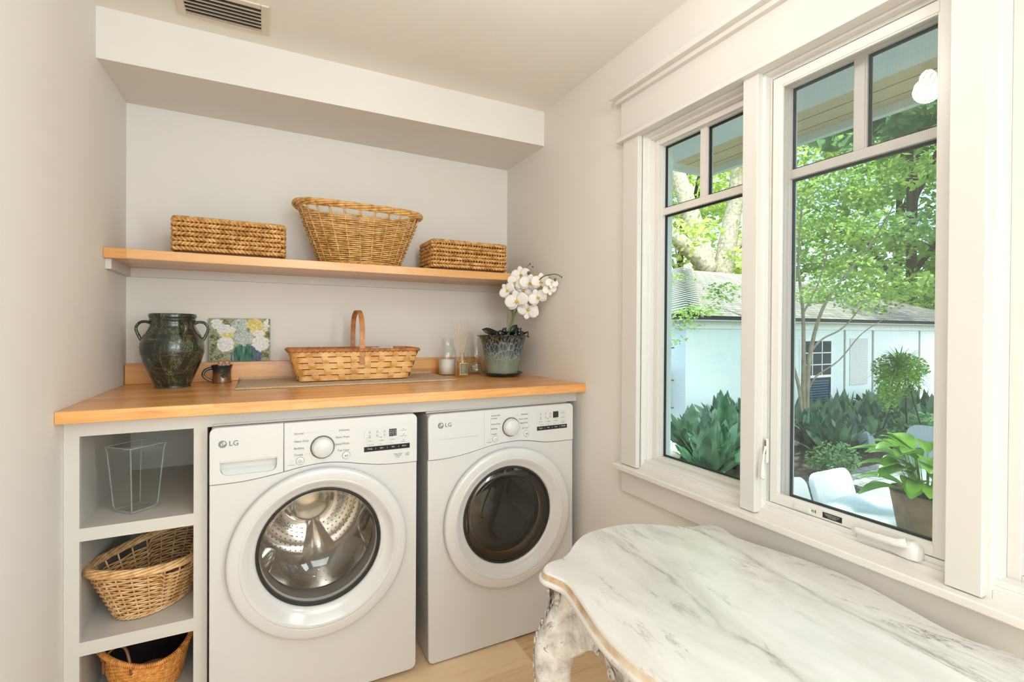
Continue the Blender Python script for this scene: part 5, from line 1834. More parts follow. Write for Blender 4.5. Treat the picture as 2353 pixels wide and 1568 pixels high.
def tote():
    root = tag(empty('round_cane_basket', (0.178, -0.560, 0.1002)), 'fine woven orange-brown basket with leather handles in the bottom cubby', 'basket')
    hf = lambda th: 0.138 + 0.050 * math.cos(th - R_(35)) ** 2
    def S(th, z, off=0.0):
        v_ = z / hf(th)
        A, B = 0.095 + 0.040 * v_, 0.115 + 0.060 * v_
        return Vector(((A + off) * math.cos(th), (B + off) * math.sin(th), z))
    wv = MB()
    n, rows, st = 180, 26, 60
    for r in range(rows):
        pth = []
        for k in range(n):
            th = 2 * PI * k / n
            pth.append(S(th, (r + 0.5) / rows * hf(th), 0.0018 * math.cos(PI * st * k / n + PI * r)))
        wv.ribbon(pth, lambda i_: (0, 0, 1), 0.0062, 0.0014, closed=True)
    wv.build('fine_weave', 'nantucket', root)
    sk = MB()
    for j in range(st):
        th = 2 * PI * j / st
        sk.tube([S(th, hf(th) * t) for t in np.linspace(0, 1, 7)], 0.0016, 5)
    sk.build('cane_stakes', 'nantucket', root)
    rm = MB()
    rm.tube([S(2 * PI * k / 120, hf(2 * PI * k / 120)) for k in range(120)], 0.0062, 8, closed=True)
    for k in range(150):
        th = 2 * PI * k / 150
        c = S(th, hf(th))
        nr = Vector((math.cos(th), math.sin(th), 0))
        rm.tube([c + nr * (0.0078 * math.cos(a)) + Vector((0, 0, 0.0078 * math.sin(a))) for a in np.linspace(0, 2 * PI, 9)[:-1]], 0.0018, 5, closed=True)
    rm.build('bound_rim', 'nantucket', root)
    MB().lathe([(0, 0.003), (0.094, 0.003)], n=40).build('basket_base', 'nantucket', root)
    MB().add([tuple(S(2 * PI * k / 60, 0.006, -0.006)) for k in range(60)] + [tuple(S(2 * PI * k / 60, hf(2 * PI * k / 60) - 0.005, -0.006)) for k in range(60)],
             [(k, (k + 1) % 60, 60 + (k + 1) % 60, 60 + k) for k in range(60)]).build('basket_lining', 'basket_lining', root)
    for (th, sg) in ((R_(-118), 1), (R_(28), -1)):
        c = S(th, hf(th))
        tg = Vector((-math.sin(th), math.cos(th), 0))
        nr = Vector((-math.cos(th), -math.sin(th), 0))
        pts = catmull([c - tg * 0.045 + nr * 0.012 + Vector((0, 0, -0.05)), c - tg * 0.040 + nr * 0.01 + Vector((0, 0, 0.0)), c - tg * 0.012 + nr * 0.02 + Vector((0, 0, 0.032)), c + tg * 0.018 + nr * 0.02 + Vector((0, 0, 0.030)), c + tg * 0.042 + nr * 0.01 + Vector((0, 0, -0.005)), c + tg * 0.045 + nr * 0.012 + Vector((0, 0, -0.05))], 5)
        MB().tube(pts, 0.0042, 8).build('leather_handle', 'leather', root)
    for th in (R_(-160), R_(-35), R_(-20)):
        c = S(th, hf(th) - 0.02, 0.004)
        MB().sphere(tuple(c), 0.0032, 8, 6).build('brass_stud', 'chrome', root)
tote()

# ------------------------------------------------------------------ marble-topped carved table
TCX, TCY, TZ = 1.457, -1.945, 0.740
quad = [(0.0, 0.476), (0.08, 0.467), (0.143, 0.432), (0.200, 0.385), (0.235, 0.367), (0.273, 0.362), (0.300, 0.345), (0.309, 0.322), (0.300, 0.295), (0.290, 0.262), (0.296, 0.215), (0.312, 0.150), (0.330, 0.077), (0.338, 0.0)]
ol = [(x, y) for x, y in quad] + [(x, -y) for x, y in reversed(quad[:-1])] + [(-x, -y) for x, y in quad[1:]] + [(-x, y) for x, y in reversed(quad[1:-1])]
# the wall side of the top bellies out a little more than the front
ol = [(x * (1.02 if x > 0 else 0.985), y) for x, y in ol]
ol = ol[::-1]
sm = catmull([(x, y, 0) for x, y in ol], 6, closed=True)
no = len(sm)
def offs(pts, d):
    out = []
    m = len(pts)
    for i_ in range(m):
        t = (pts[(i_ + 1) % m] - pts[(i_ - 1) % m]).normalized()
        nr = Vector((t.y, -t.x, 0))
        out.append(pts[i_] + nr * d)
    return out
area = sum(sm[i_].x * sm[(i_ + 1) % no].y - sm[(i_ + 1) % no].x * sm[i_].y for i_ in range(no))
sg = 1 if area > 0 else -1
tb = tag(empty('marble_table', (TCX, TCY, 0)), 'whitewashed carved table with a serpentine white marble top below the windows', 'table')
tm = MB()
prof = [(-0.004, 0.0), (-0.001, -0.0012), (0.0012, -0.004), (0.0020, -0.007), (0.0030, -0.0135), (0.0065, -0.0165), (0.0100, -0.0180), (0.0120, -0.0215), (0.0110, -0.0270), (0.0075, -0.0305), (0.0, -0.0315)]
rings = [[(p.x, p.y, TZ + z) for p in offs(sm, d * sg)] for d, z in prof]
tm.loft(rings, cap=True)
# brown-stained cove
nf = no
for i_ in range(2, 5):
    for k in range(nf):
        tm.mi[i_ * nf + k] = 1
for k in (0, 1):
    tm.sm[len(tm.f) - 1 - k] = False
tm.build('marble_top', ['marble', 'marble_stain'], tb)
ap = MB()
ri = [p * 1.0 for p in offs(sm, -0.034 * sg)]
lens = [0.0]
for k in range(no):
    lens.append(lens[-1] + (ri[(k + 1) % no] - ri[k]).length)
bot, outp = [], []
for k in range(no):
    s_ = lens[k] / lens[-1] * 4 * PI
    dz = 0.085 + 0.030 * math.cos(s_ * 2) + 0.010 * abs(math.sin(s_ * 9)) + 0.006 * abs(math.sin(s_ * 17))
    bot.append(TZ - 0.0315 - dz)
rA = [(p.x, p.y, TZ - 0.0318) for p in ri]
rB = [(p.x, p.y, (TZ - 0.0318) * 0.5 + bot[k] * 0.5) for k, p in enumerate(offs(ri, 0.006 * sg))]
rC = [(p.x, p.y, bot[k]) for k, p in enumerate(offs(ri, -0.004 * sg))]
rD = [(p.x, p.y, bot[k]) for k, p in enumerate(offs(ri, -0.022 * sg))]
rE = [(p.x, p.y, TZ - 0.0318) for p in offs(ri, -0.022 * sg)]
ap.loft([rA, rB, rC, rD, rE], cap=False)
apo = ap.build('carved_apron', 'carved_wood', tb)
sc = MB()
def spiral(m, c, u, v_, r0, turns, rad, sgn=1):
    pts = []
    for k in range(int(turns * 14) + 1):
        a = sgn * k / 14 * 2 * PI
        r_ = r0 * (1 - k / (turns * 14) * 0.85)
        pts.append(Vector(c) + Vector(u) * (r_ * math.cos(a)) + Vector(v_) * (r_ * math.sin(a)))
    m.tube(pts, rad, 6)
for k in range(0, no, 6):
    p = offs(ri, 0.008 * sg)[k]
    t = (sm[(k + 1) % no] - sm[(k - 1) % no]).normalized()
    z = bot[k] + 0.016 + 0.010 * (k // 6 % 2)
    sc = MB()
    spiral(sc, (p.x, p.y, z), t, (0, 0, 1), 0.013, 1.6, 0.0032, 1 if k // 6 % 2 else -1)
    if k % 12 == 0:
        pts = [p + t * q + Vector((0, 0, TZ - 0.062 + 0.014 * math.sin(q * 60 + k))) for q in np.linspace(-0.035, 0.035, 12)]
        sc.tube([(a.x, a.y, a.z) for a in pts], 0.0035, 6)
    sc.build('apron_scroll', 'whitewashed_wood', apo)
for (sx, sy) in ((-1, 1), (1, 1), (-1, -1), (1, -1)):
    cx_, cy_ = sx * 0.236, sy * 0.296
    dv = Vector((sx * 0.86, sy * 0.52, 0)).normalized()
    sv = Vector((-dv.y, dv.x, 0))
    lg = MB()
    spec = [(0.000, 0.712, 0.030, 0.036), (0.004, 0.680, 0.036, 0.038), (0.012, 0.650, 0.044, 0.036), (0.026, 0.610, 0.052, 0.036), (0.044, 0.560, 0.052, 0.036), (0.052, 0.500, 0.046, 0.035), (0.048, 0.440, 0.042, 0.033), (0.034, 0.360, 0.036, 0.030),
            (0.012, 0.270, 0.029, 0.026), (-0.008, 0.180, 0.024, 0.022), (-0.012, 0.110, 0.023, 0.021), (0.000, 0.060, 0.026, 0.023), (0.022, 0.028, 0.033, 0.026), (0.034, 0.012, 0.036, 0.028), (0.034, 0.001, 0.034, 0.027)]
    rings = []
    c3 = catmull([(s_[0], s_[1], s_[2]) for s_ in spec], 3)
    c4 = catmull([(s_[3], 0, 0) for s_ in spec], 3)
    for p, q in zip(c3, c4):
        ring_ = []
        for k in range(20):
            a = 2 * PI * k / 20
            ca, sa = math.cos(a), math.sin(a)
            ux = math.copysign(abs(ca) ** 0.7, ca) * p.z
            uy = math.copysign(abs(sa) ** 0.7, sa) * q.x
            w_ = Vector((cx_, cy_, 0)) + dv * (p.x + ux) + sv * uy
            ring_.append((w_.x, w_.y, max(0.0005, p.y)))
        rings.append(ring_)
    lg.loft(rings)
    lo = lg.build('table_leg', 'whitewashed_wood', tb)
    # carved ridge, rosette and arch bracket
    cv = MB()
    for k in range(34):
        t = k / 33
        idx = min(len(c3) - 1, int(4 + t * 30))
        p = c3[idx]
        c = Vector((cx_, cy_, p.y)) + dv * (p.x + p.z + 0.001)
        spiral(cv, c, sv, (0, 0, 1), 0.010 if k % 2 else 0.008, 1.2, 0.0028, 1 if k % 2 else -1)
    c = Vector((cx_, cy_, 0.672)) + dv * 0.043
    for q in (-0.022, -0.0075, 0.0075, 0.022):
        cc = c + sv * q
        cv.sphere((cc.x, cc.y, 0.676), 0.0105, 10, 8, sc=(0.8, 0.8, 2.4))
    for s_ in (-1, 1):
        c = Vector((cx_, cy_, 0.610)) + dv * 0.05 + sv * (s_ * 0.030)
        spiral(cv, c, dv, (0, 0, 1), 0.017, 1.8, 0.0036, s_)
        c = Vector((cx_, cy_, 0.566)) + dv * 0.060 + sv * (s_ * 0.032)
        spiral(cv, c, dv, (0, 0, 1), 0.013, 1.6, 0.0032, -s_)
    cv.build('leg_carving', 'carved_wood', lo)
    for e in (0, 1):
        # bracket that arches from the leg into the apron
        d2 = Vector((-sx, 0, 0)) if e == 0 else Vector((0, -sy, 0))
        br = MB()
        prev = []
        for t in np.linspace(0, 1, 9):
            zc = 0.535 + 0.085 * math.sin(t * PI / 2)
            top = 0.700
            hgt = max(0.02, top - zc)
            base_ = Vector((cx_, cy_, 0)) + dv * 0.010 + d2 * (0.02 + 0.135 * t)
            pr_ = Vector((-d2.y, d2.x, 0)) * (0.016 - 0.004 * t)
            prev.append([tuple(base_ - pr_ + Vector((0, 0, zc))), tuple(base_ + pr_ + Vector((0, 0, zc))), tuple(base_ + pr_ + Vector((0, 0, top))), tuple(base_ - pr_ + Vector((0, 0, top)))])
        br.loft(prev, smooth=False)
        br.build('corner_bracket', 'whitewashed_wood', lo)

# ------------------------------------------------------------------ pendants (one mirrored in the window, one added unseen for fill light)
def pendant(loc, label):
    root = tag(empty('pendant_lamp', loc), label, 'lamp')
    lx, ly, lz = loc
    MB().lathe([(0, H - lz - 0.001), (0.055, H - lz - 0.001), (0.055, H - lz - 0.012), (0.02, H - lz - 0.022), (0, H - lz - 0.022)], n=32).build('ceiling_rose', 'brass_dark', root)
    MB().tube([(0, 0, 0.045), (0, 0, H - lz - 0.01)], 0.004, 8).build('rod', 'brass_dark', root)
    MB().lathe([(0, 0.055), (0.017, 0.055), (0.017, 0.03), (0, 0.03)], n=20).build('socket', 'brass_dark', root)
    MB().sphere((0, 0, -0.004), 0.026, 20, 14, sc=(1, 1, 1.25)).build('bulb', 'bulb', root)
    cg = MB()
    for k in range(40):
        a = 2 * PI * k / 40
        cg.tube([(0.125 * math.sin(t) * math.cos(a + 0.6 * t), 0.125 * math.sin(t) * math.sin(a + 0.6 * t), 0.125 * math.cos(t) - 0.01) for t in np.linspace(0.12, PI - 0.12, 16)], 0.0013, 5)
    cg.build('wire_globe', 'cane', root)
    return root
pendant(LAMP_SPOTS[0], 'round open cane pendant lamp hanging over the laundry floor, mirrored in the window')
pendant(LAMP_SPOTS[1], 'added round cane pendant lamp out of view, giving fill light from the far end')
for k, p in enumerate(LAMP_SPOTS):
    ld = bpy.data.lights.new('pendant_light', 'POINT')
    ld.energy = LAMP_W if k == 0 else LAMP_W * 2.6
    ld.shadow_soft_size = 0.045
    ld.color = (0.92, 0.965, 1.0)
    lo = bpy.data.objects.new('pendant_light', ld)
    lo.location = (p[0], p[1], p[2] - 0.045)
    COL.objects.link(lo)

# ------------------------------------------------------------------ outside: our own eave
GZ = -0.75
ev = MB()
XE, YE = 3.40, -0.115
ev.box(2.03, XE, -7.0, YE, 2.497, 2.515)
eo = ev.build('eave_boards', 'soffit_pine')
# boards run along the house
eo.data.transform(Matrix.Rotation(R_(-90), 4, 'Z'))
eo.rotation_euler = (0, 0, R_(90))
tag(eo, 'pale pine boards under the roof overhang outside the windows', 'roof eave')
fb = MB()
fb.box(XE - 0.02, XE + 0.02, -7.0, YE + 0.02, 2.455, 2.68)
fb.box(2.03, XE - 0.02, YE - 0.02, YE + 0.02, 2.455, 2.68)
fb.box(2.03, 3.05, -7.0, YE - 0.02, 2.4915, 2.4965)
tag(fb.build('eave_fascia', 'fascia_white'), 'white fascia board edging the pine overhang', 'roof fascia')
gt = MB().box(XE + 0.021, XE + 0.135, -0.62, -0.12, 2.50, 2.60).box(XE + 0.10, XE + 0.135, -0.62, -0.12, 2.60, 2.612)
tag(gt.build('gutter_end', 'fascia_white', bevel=0.004), 'short white gutter end beyond the corner of the eave', 'gutter')
ro_ = MB()
ro_.add([(1.6, -7, 3.5), (XE + 0.02, -7, 2.69), (XE + 0.02, YE + 0.02, 2.69), (1.6, YE + 0.02, 3.5)], [(0, 1, 2, 3)])
r_o = ro_.build('eave_roof', 'roof_shingle')
sl = r_o.modifiers.new('thick', 'SOLIDIFY')
sl.thickness = 0.03
tag(r_o, 'sloping roof deck lying on the pine overhang', 'roof')
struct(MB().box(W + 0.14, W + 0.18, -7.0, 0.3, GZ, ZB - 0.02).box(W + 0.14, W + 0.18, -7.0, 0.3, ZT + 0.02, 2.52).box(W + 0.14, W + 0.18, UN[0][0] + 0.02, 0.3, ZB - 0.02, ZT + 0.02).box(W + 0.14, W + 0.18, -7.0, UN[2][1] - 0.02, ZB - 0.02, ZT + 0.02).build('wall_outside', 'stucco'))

# ------------------------------------------------------------------ ground, patio
gm = MB()
n = 40
vs_ = [(2.0 + 58 * i_ / n, -25 + 65 * j / n, GZ) for j in range(n + 1) for i_ in range(n + 1)]
gm.add(vs_, [(j * (n + 1) + i_, j * (n + 1) + i_ + 1, (j + 1) * (n + 1) + i_ + 1, (j + 1) * (n + 1) + i_) for j in range(n) for i_ in range(n)])
go = gm.build('garden_soil', 'mulch')
struct(go)
go['label'] = 'brown mulch garden ground'
pt = MB().box(2.0, 7.6, -7.0, 0.85, GZ + 0.001, GZ + 0.04).box(7.6, 17, -7.0, 1.55, GZ + 0.001, GZ + 0.04)
struct(pt.build('patio_paving', 'patio_stone'))

# ------------------------------------------------------------------ garden building
bh = tag(empty('garden_building', (8.22, 4.67, GZ)), 'white stucco outbuilding with a grey shingle hip roof across the garden', 'building')
EZ = 2.30
def bwall(m, x0, x1, y0, y1, z0, z1):
    return m.box(x0, x1, y0, y1, z0, z1)
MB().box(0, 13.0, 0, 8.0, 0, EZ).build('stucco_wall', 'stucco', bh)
MB().box(-0.03, 13.03, -0.03, 8.03, EZ - 0.16, EZ).box(-0.28, 13.28, -0.28, 8.28, EZ, EZ + 0.02).build('frieze_board', 'fascia_white', bh)
MB().box(-0.30, 13.3, -0.30, 8.3, EZ + 0.02, EZ + 0.09).build('dark_eave_edge', 'iron', bh)
rf = MB()
e0, e1 = -0.34, 13.34
f0, f1 = -0.34, 8.34
rz, ez_ = EZ + 1.72, EZ + 0.095
xm0, xm1, ym = e0 + 4.34, e1 - 4.34, 4.0
V = [(e0, f0, ez_), (e1, f0, ez_), (e1, f1, ez_), (e0, f1, ez_), (xm0, ym, rz), (xm1, ym, rz)]
rf.add(V, [(0, 1, 5, 4), (2, 3, 4, 5), (3, 0, 4), (1, 2, 5)])
r_o = rf.build('shingle_roof', 'roof_shingle', bh)
uvl = r_o.data.uv_layers.new(name='UVMap')
for p in r_o.data.polygons:
    long_ = abs(p.normal.y) > abs(p.normal.x)
    for li in p.loop_indices:
        c = r_o.data.vertices[r_o.data.loops[li].vertex_index].co
        h_ = (c.z - ez_) / 0.39
        uvl.data[li].uv = (c.x if long_ else c.y, h_)
hc = MB()
hip_pts = [Vector(V[0]), Vector(V[4])]
nh = 26
for k in range(nh):
    a = hip_pts[0].lerp(hip_pts[1], k / nh)
    b_ = hip_pts[0].lerp(hip_pts[1], (k + 1.25) / nh)
    lift = 0.035
    s1 = Vector((0.20, -0.20, -0.045))
    hc.add([tuple(a + s1 + Vector((0.05, 0.05, lift + 0.03))), tuple(a + Vector((0, 0, lift + 0.05))), tuple(a - s1 * 1 + Vector((0.05, 0.05, lift - 0.06))), tuple(b_ - s1 + Vector((0.05, 0.05, lift - 0.075))), tuple(b_ + Vector((0, 0, lift + 0.02))), tuple(b_ + s1 + Vector((0.05, 0.05, lift + 0.015)))],
           [(0, 1, 4, 5), (1, 2, 3, 4)])
h_o = hc.build('hip_cap', 'stone_white', bh)
h_o.data.materials[0] = M['cap_shingle']
sl = h_o.modifiers.new('thick', 'SOLIDIFY')
sl.thickness = 0.012
# sash window with louvre shutter below, and its trim
def bwin(x0, x1, z0, z1, louvre):
    w_ = MB().box(x0 - 0.07, x1 + 0.07, -0.035, -0.001, z0 - 0.07, z1 + 0.07).build('garden_window', 'fascia_white', bh)
    MB().box(x0, x1, -0.040, -0.036, z0, z1).build('window_pane', 'dark_window', w_)
    mb_ = MB()
    zm = (z0 + z1) / 2
    mb_.box(x0, x1, -0.055, -0.041, zm - 0.03, zm + 0.03)
    for k in (1, 2):
        xx = x0 + (x1 - x0) * k / 3
        mb_.box(xx - 0.012, xx + 0.012, -0.052, -0.041, zm + 0.03, z1)
    for k in (1, 2):
        zz = zm + (z1 - zm) * k / 3
        mb_.box(x0, x1, -0.052, -0.041, zz - 0.012, zz + 0.012)
    mb_.build('glazing_bars', 'fascia_white', w_)
    if louvre:
        lv = MB()
        for k in range(12):
            zz = z0 + 0.05 + k * (zm - z0 - 0.12) / 12
            lv.box(x0 + 0.18, x1 - 0.12, -0.056, -0.046, zz, zz + 0.035)
        lv.build('shutter_louvres', 'shutter_blue', w_)
bwin(3.75, 4.90, 0.14, 1.86, True)
MB().box(5.75, 6.55, -0.02, -0.001, 0.72, 1.92).build('blank_panel', 'display_grey', bh)
for x in (5.52, 6.80, 9.2):
    MB().box(x - 0.02, x + 0.02, -0.03, -0.001, 0.0, EZ - 0.16).build('batten', 'panel_print_light', bh)
MB().tube([(-0.06, 0.55, 0.2), (-0.06, 0.55, EZ - 0.17)], 0.05, 10).build('downpipe', 'fascia_white', bh)

# ------------------------------------------------------------------ things in front of it
tl = tag(empty('bamboo_trellis', (7.65, 4.62, GZ)), 'narrow bamboo trellis leaning by the left side of the garden building', 'trellis')
for (a, b_) in (((0.0, 0.0, 0), (0.12, 0.03, 1.85)), ((-0.45, 0.3, 0), (-0.38, 0.33, 1.85))):
    MB().tube([a, b_], 0.018, 8).build('upright_cane', 'wood_grey', tl)
for z in (0.55, 1.1, 1.75):
    MB().tube([(-0.50, 0.34, z), (0.20, 0.0, z)], 0.014, 8).build('cross_cane', 'wood_grey', tl)
mtr = MB().box(-0.20, 0.16, -0.1, 0.1, 0.5, 1.35)
tag(mtr.build('meter_box', 'galvanised', loc=(7.86, 5.05, GZ), bevel=0.01), 'grey meter box behind the bamboo trellis', 'meter box')

def aspid_mesh(seed, nl=14, hgt=0.8, spread=0.5, wide=0.12):
    rnd = random.Random(seed)
    m = MB()
    for k in range(nl):
        a = rnd.uniform(0, 2 * PI)
        sp = rnd.uniform(0.12, 1.0) * spread
        h_ = hgt * rnd.uniform(0.55, 1.05) * (1 - 0.3 * sp / spread)
        bx, by = rnd.uniform(-0.08, 0.08), rnd.uniform(-0.08, 0.08)
        L = math.hypot(sp, h_)
        base = Vector((bx, by, 0))
        top = Vector((bx + sp * math.cos(a), by + sp * math.sin(a), h_))
        side = Vector((-math.sin(a), math.cos(a), 0))
        tw = rnd.uniform(-0.6, 0.6)
        n_ = 9
        vs_ = []
        w_ = wide * rnd.uniform(0.75, 1.2)
        for i_ in range(n_ + 1):
            t = i_ / n_
            c = base.lerp(top, t) + Vector((math.cos(a), math.sin(a), 0)) * (0.18 * sp * t * t) - Vector((0, 0, 1)) * (0.35 * sp * max(0, t - 0.55) ** 1.5 * 2.0)
            w0 = 0.008 if t < 0.35 else math.sin(PI * ((t - 0.35) / 0.65) ** 0.8) ** 0.8 * w_ / 2 + 0.003
            s_ = (side * math.cos(tw * t) + Vector((0, 0, 1)) * math.sin(tw * t)).normalized()
            vs_ += [tuple(c - s_ * w0), tuple(c + Vector((0, 0, -0.18 * w0))), tuple(c + s_ * w0)]
        m.add(vs_, [f for i_ in range(n_) for f in ((i_ * 3, i_ * 3 + 1, i_ * 3 + 4, i_ * 3 + 3), (i_ * 3 + 1, i_ * 3 + 2, i_ * 3 + 5, i_ * 3 + 4))], 0, True)
    return m.mesh('broad_leaved_plant', 'broad_leaf')
variants = [aspid_mesh(10 + k, 30, 0.88, 0.55, 0.17) for k in range(5)]
rnd = random.Random(21)
def plant(x, y, s, label, group):
    sx, sy = 5.385, 5.454
    q = ((x - 0.535) * sx + (y + 2.654) * sy) / (sx * sx + sy * sy)
    if q < 1.03 and math.hypot(x - 0.535 - q * sx, y + 2.654 - q * sy) < 0.50:
        return
    o = bpy.data.objects.new('broad_leaved_plant', rnd.choice(variants))
    COL.objects.link(o)
    o.location = (x, y, GZ)
    o.rotation_euler = (0, 0, rnd.uniform(0, 6.28))
    o.scale = (s, s, s * rnd.uniform(0.92, 1.12))
    tag(o, label, 'plant', group)
# dense bed between patio and building
for k in range(34):
    t = k / 33
    row = k % 3
    x = 5.5 + 3.6 * t + rnd.uniform(-0.15, 0.15) + row * 0.35
    y = 2.0 + 2.0 * t * 0.7 + row * 0.50 + rnd.uniform(-0.1, 0.1)
    plant(x, y, rnd.uniform(0.85, 1.1), 'dark broad-leaved garden plant in the bed before the blank stucco wall', 'broad-leaved plants before the blank wall')
for k in range(44):
    t = k / 43
    row = k % 4
    x = 8.4 + 5.2 * t + rnd.uniform(-0.2, 0.2) + row * 0.45
    y = 2.0 + row * 0.52 + 0.35 * t + rnd.uniform(-0.1, 0.1)
    plant(x, y, rnd.uniform(0.8, 1.05), 'dark broad-leaved garden plant in the bed under the shuttered garden window', 'broad-leaved plants under the shuttered window')

def leaf_cloud(m, c, rad, count, size, rnd, squash=0.8, shell=0.35, mi=0):
    for _k in range(count):
        while True:
            p = Vector((rnd.uniform(-1, 1), rnd.uniform(-1, 1), rnd.uniform(-1, 1)))
            if shell < p.length < 1:
                break
        q = Vector((c[0] + p.x * rad[0], c[1] + p.y * rad[1], c[2] + p.z * rad[2]))
        s_ = size * rnd.uniform(0.6, 1.3)
        a = Vector((rnd.gauss(0, 1), rnd.gauss(0, 1), rnd.gauss(0, 0.5))).normalized()
        b_ = a.cross(Vector((rnd.gauss(0, 1), rnd.gauss(0, 1), rnd.gauss(0, 1)))).normalized()
        m.add([q - a * s_ * 0.5, q + b_ * s_ * 0.26, q + a * s_ * 0.5, q - b_ * s_ * 0.26], [(0, 1, 2, 3)], mi)
def shrub(label, loc, rad, count, size, mat, seed, group=None, name='garden_shrub'):
    m = MB()
    r = random.Random(seed)
    leaf_cloud(m, (0, 0, rad[2] * 0.9), rad, count, size, r, shell=0.0)
    for k in range(7):
        a = r.uniform(0, 2 * PI)
        m.tube([(0, 0, 0), (rad[0] * 0.6 * math.cos(a), rad[1] * 0.6 * math.sin(a), rad[2])], 0.006, 5)
    o = m.build(name, mat, loc=loc)
    tag(o, label, 'shrub', group)
    return o
shrub('small light green shrub spilling over the mulch left of the hosta pot', (7.95, 1.60, GZ), (0.42, 0.32, 0.26), 900, 0.06, 'shrub_leaf', 3)
shrub('leafy low plant at the foot of the slim crape myrtle', (6.95, 1.95, GZ), (0.34, 0.30, 0.34), 420, 0.11, 'hosta_leaf', 4)
shrub('fresh green seedling plant at the lower corner of the fixed window view', (4.75, 1.20, GZ), (0.32, 0.30, 0.30), 240, 0.13, 'fern_leaf', 5)
shrub('dark low foliage by the far patio edge behind the wire stand', (11.2, 2.05, GZ), (1.1, 0.5, 0.32), 1500, 0.09, 'foliage_deep', 6)
sg_ = MB()
for k in range(9):
    a = 2 * PI * k / 9
    sg_.sphere((0.19 * math.cos(a), 0.05, 0.18 + 0.17 * math.sin(a)), 0.085, 10, 8)
sg_.sphere((0, 0, 0.17), 0.20, 16, 12, sc=(1, 0.5, 1))
tag(sg_.build('garden_ornament', 'stone_white', loc=(5.92, 2.80, GZ + 0.02)), 'white scalloped stone ornament half hidden behind the left window frame', 'garden ornament')

# slim multi-stem tree
def tree(name, label, loc, stems, crowns, barkm, leafm, seed, group=None, cat='tree'):
    root = tag(empty(name, loc), label, cat, group)
    r = random.Random(seed)
    bm_ = MB()
    for st in stems:
        pts = catmull(st[0], 5)
        k = len(pts)
        bm_.tube(pts, [st[1] + (st[2] - st[1]) * i_ / (k - 1) for i_ in range(k)], 9)
    bm_.build('trunk', barkm, root)
    m = MB()
    for (c, rad, cnt, size) in crowns:
        leaf_cloud(m, c, rad, cnt, size, r, shell=0.15)
    m.build('foliage', leafm, root)
    return root
st = [([(0, 0, 0), (0.02, 0.02, 0.8), (-0.02, 0.0, 1.6), (0.02, 0.05, 2.5), (-0.05, 0.1, 3.4), (0.05, 0.1, 4.6)], 0.055, 0.012),
      ([(0.08, 0, 0), (0.10, 0, 0.9), (0.22, 0.02, 1.7), (0.45, -0.05, 2.5), (0.9, -0.15, 3.1), (1.5, -0.35, 3.8), (2.0, -0.5, 4.6)], 0.05, 0.010),
      ([(-0.06, 0, 0), (-0.08, 0.02, 0.9), (-0.22, 0.1, 1.6), (-0.30, 0.2, 2.6), (-0.55, 0.3, 3.6)], 0.04, 0.010),
      ([(0.10, 0.0, 0.95), (0.3, -0.05, 1.25), (0.75, -0.2, 1.55), (1.3, -0.3, 2.05), (1.9, -0.4, 2.35)], 0.02, 0.006),
      ([(0.22, 0.02, 1.7), (0.55, 0.0, 1.95), (1.1, -0.1, 2.2), (1.9, -0.2, 2.9), (2.4, -0.3, 3.3)], 0.022, 0.006),
      ([(0.0, 0.05, 2.4), (0.4, 0.0, 3.0), (0.8, 0.0, 3.9), (1.1, 0.0, 4.8)], 0.02, 0.006),
      ([(-0.2, 0.1, 1.6), (-0.5, 0.2, 1.9), (-1.0, 0.4, 2.3), (-1.6, 0.5, 2.5)], 0.015, 0.005)]
cr = []
r = random.Random(11)
for k in range(46):
    cr.append(((r.uniform(-0.9, 3.2), r.uniform(-0.9, 0.7), r.uniform(2.5, 5.6)), (r.uniform(0.35, 0.7), r.uniform(0.3, 0.6), r.uniform(0.10, 0.24)), r.randint(70, 130), 0.085))
for k in range(9):
    cr.append(((-2.3 + r.uniform(-0.7, 0.6), 0.5 + r.uniform(-0.3, 0.3), r.uniform(1.9, 3.0)), (0.4, 0.3, 0.10), 60, 0.075))
tree('crape_myrtle', 'slim pale multi-stemmed tree with airy foliage just outside the screened window', (9.55, 3.05, GZ), st, cr, 'bark_myrtle', 'foliage_mid', 5)
# the big oak behind the building
st = [([(0, 0, 0), (0, 0, 3.0), (-0.6, 0.3, 6.0), (-1.3, 0.8, 9.0), (-2.4, 1.4, 12.5)], 0.72, 0.30),
      ([(0.1, 0.1, 2.6), (0.45, -0.3, 6.0), (0.7, -0.7, 9.5), (0.3, -1.2, 14)], 0.55, 0.24),
      ([(-0.3, 0, 5.0), (-2.2, 0.2, 6.4), (-4.5, 0.3, 7.4), (-7.5, 0.3, 9.0)], 0.42, 0.20),
      ([(0.7, 0, 6), (2.8, 0.3, 7.0), (5.0, 0.4, 7.6), (8.0, 0.4, 9.0)], 0.35, 0.14)]
r = random.Random(31)
cr = [((r.uniform(-12, 10), r.uniform(0.5, 5), r.uniform(4.5, 17)), (r.uniform(1.0, 2.4), r.uniform(1, 2), r.uniform(0.5, 1.1)), r.randint(110, 190), 0.34) for k in range(70)] + [((r.uniform(-8, 6), r.uniform(-3.5, -1.5), r.uniform(4.2, 13)), (r.uniform(0.8, 1.6), 0.8, r.uniform(0.3, 0.7)), r.randint(50, 90), 0.3) for k in range(26)]
tree('oak_tree', 'huge pale-barked oak rising behind the ridge of the garden building', (20.2, 14.3, GZ), st, cr, 'bark_pale', 'foliage_sunny', 6)
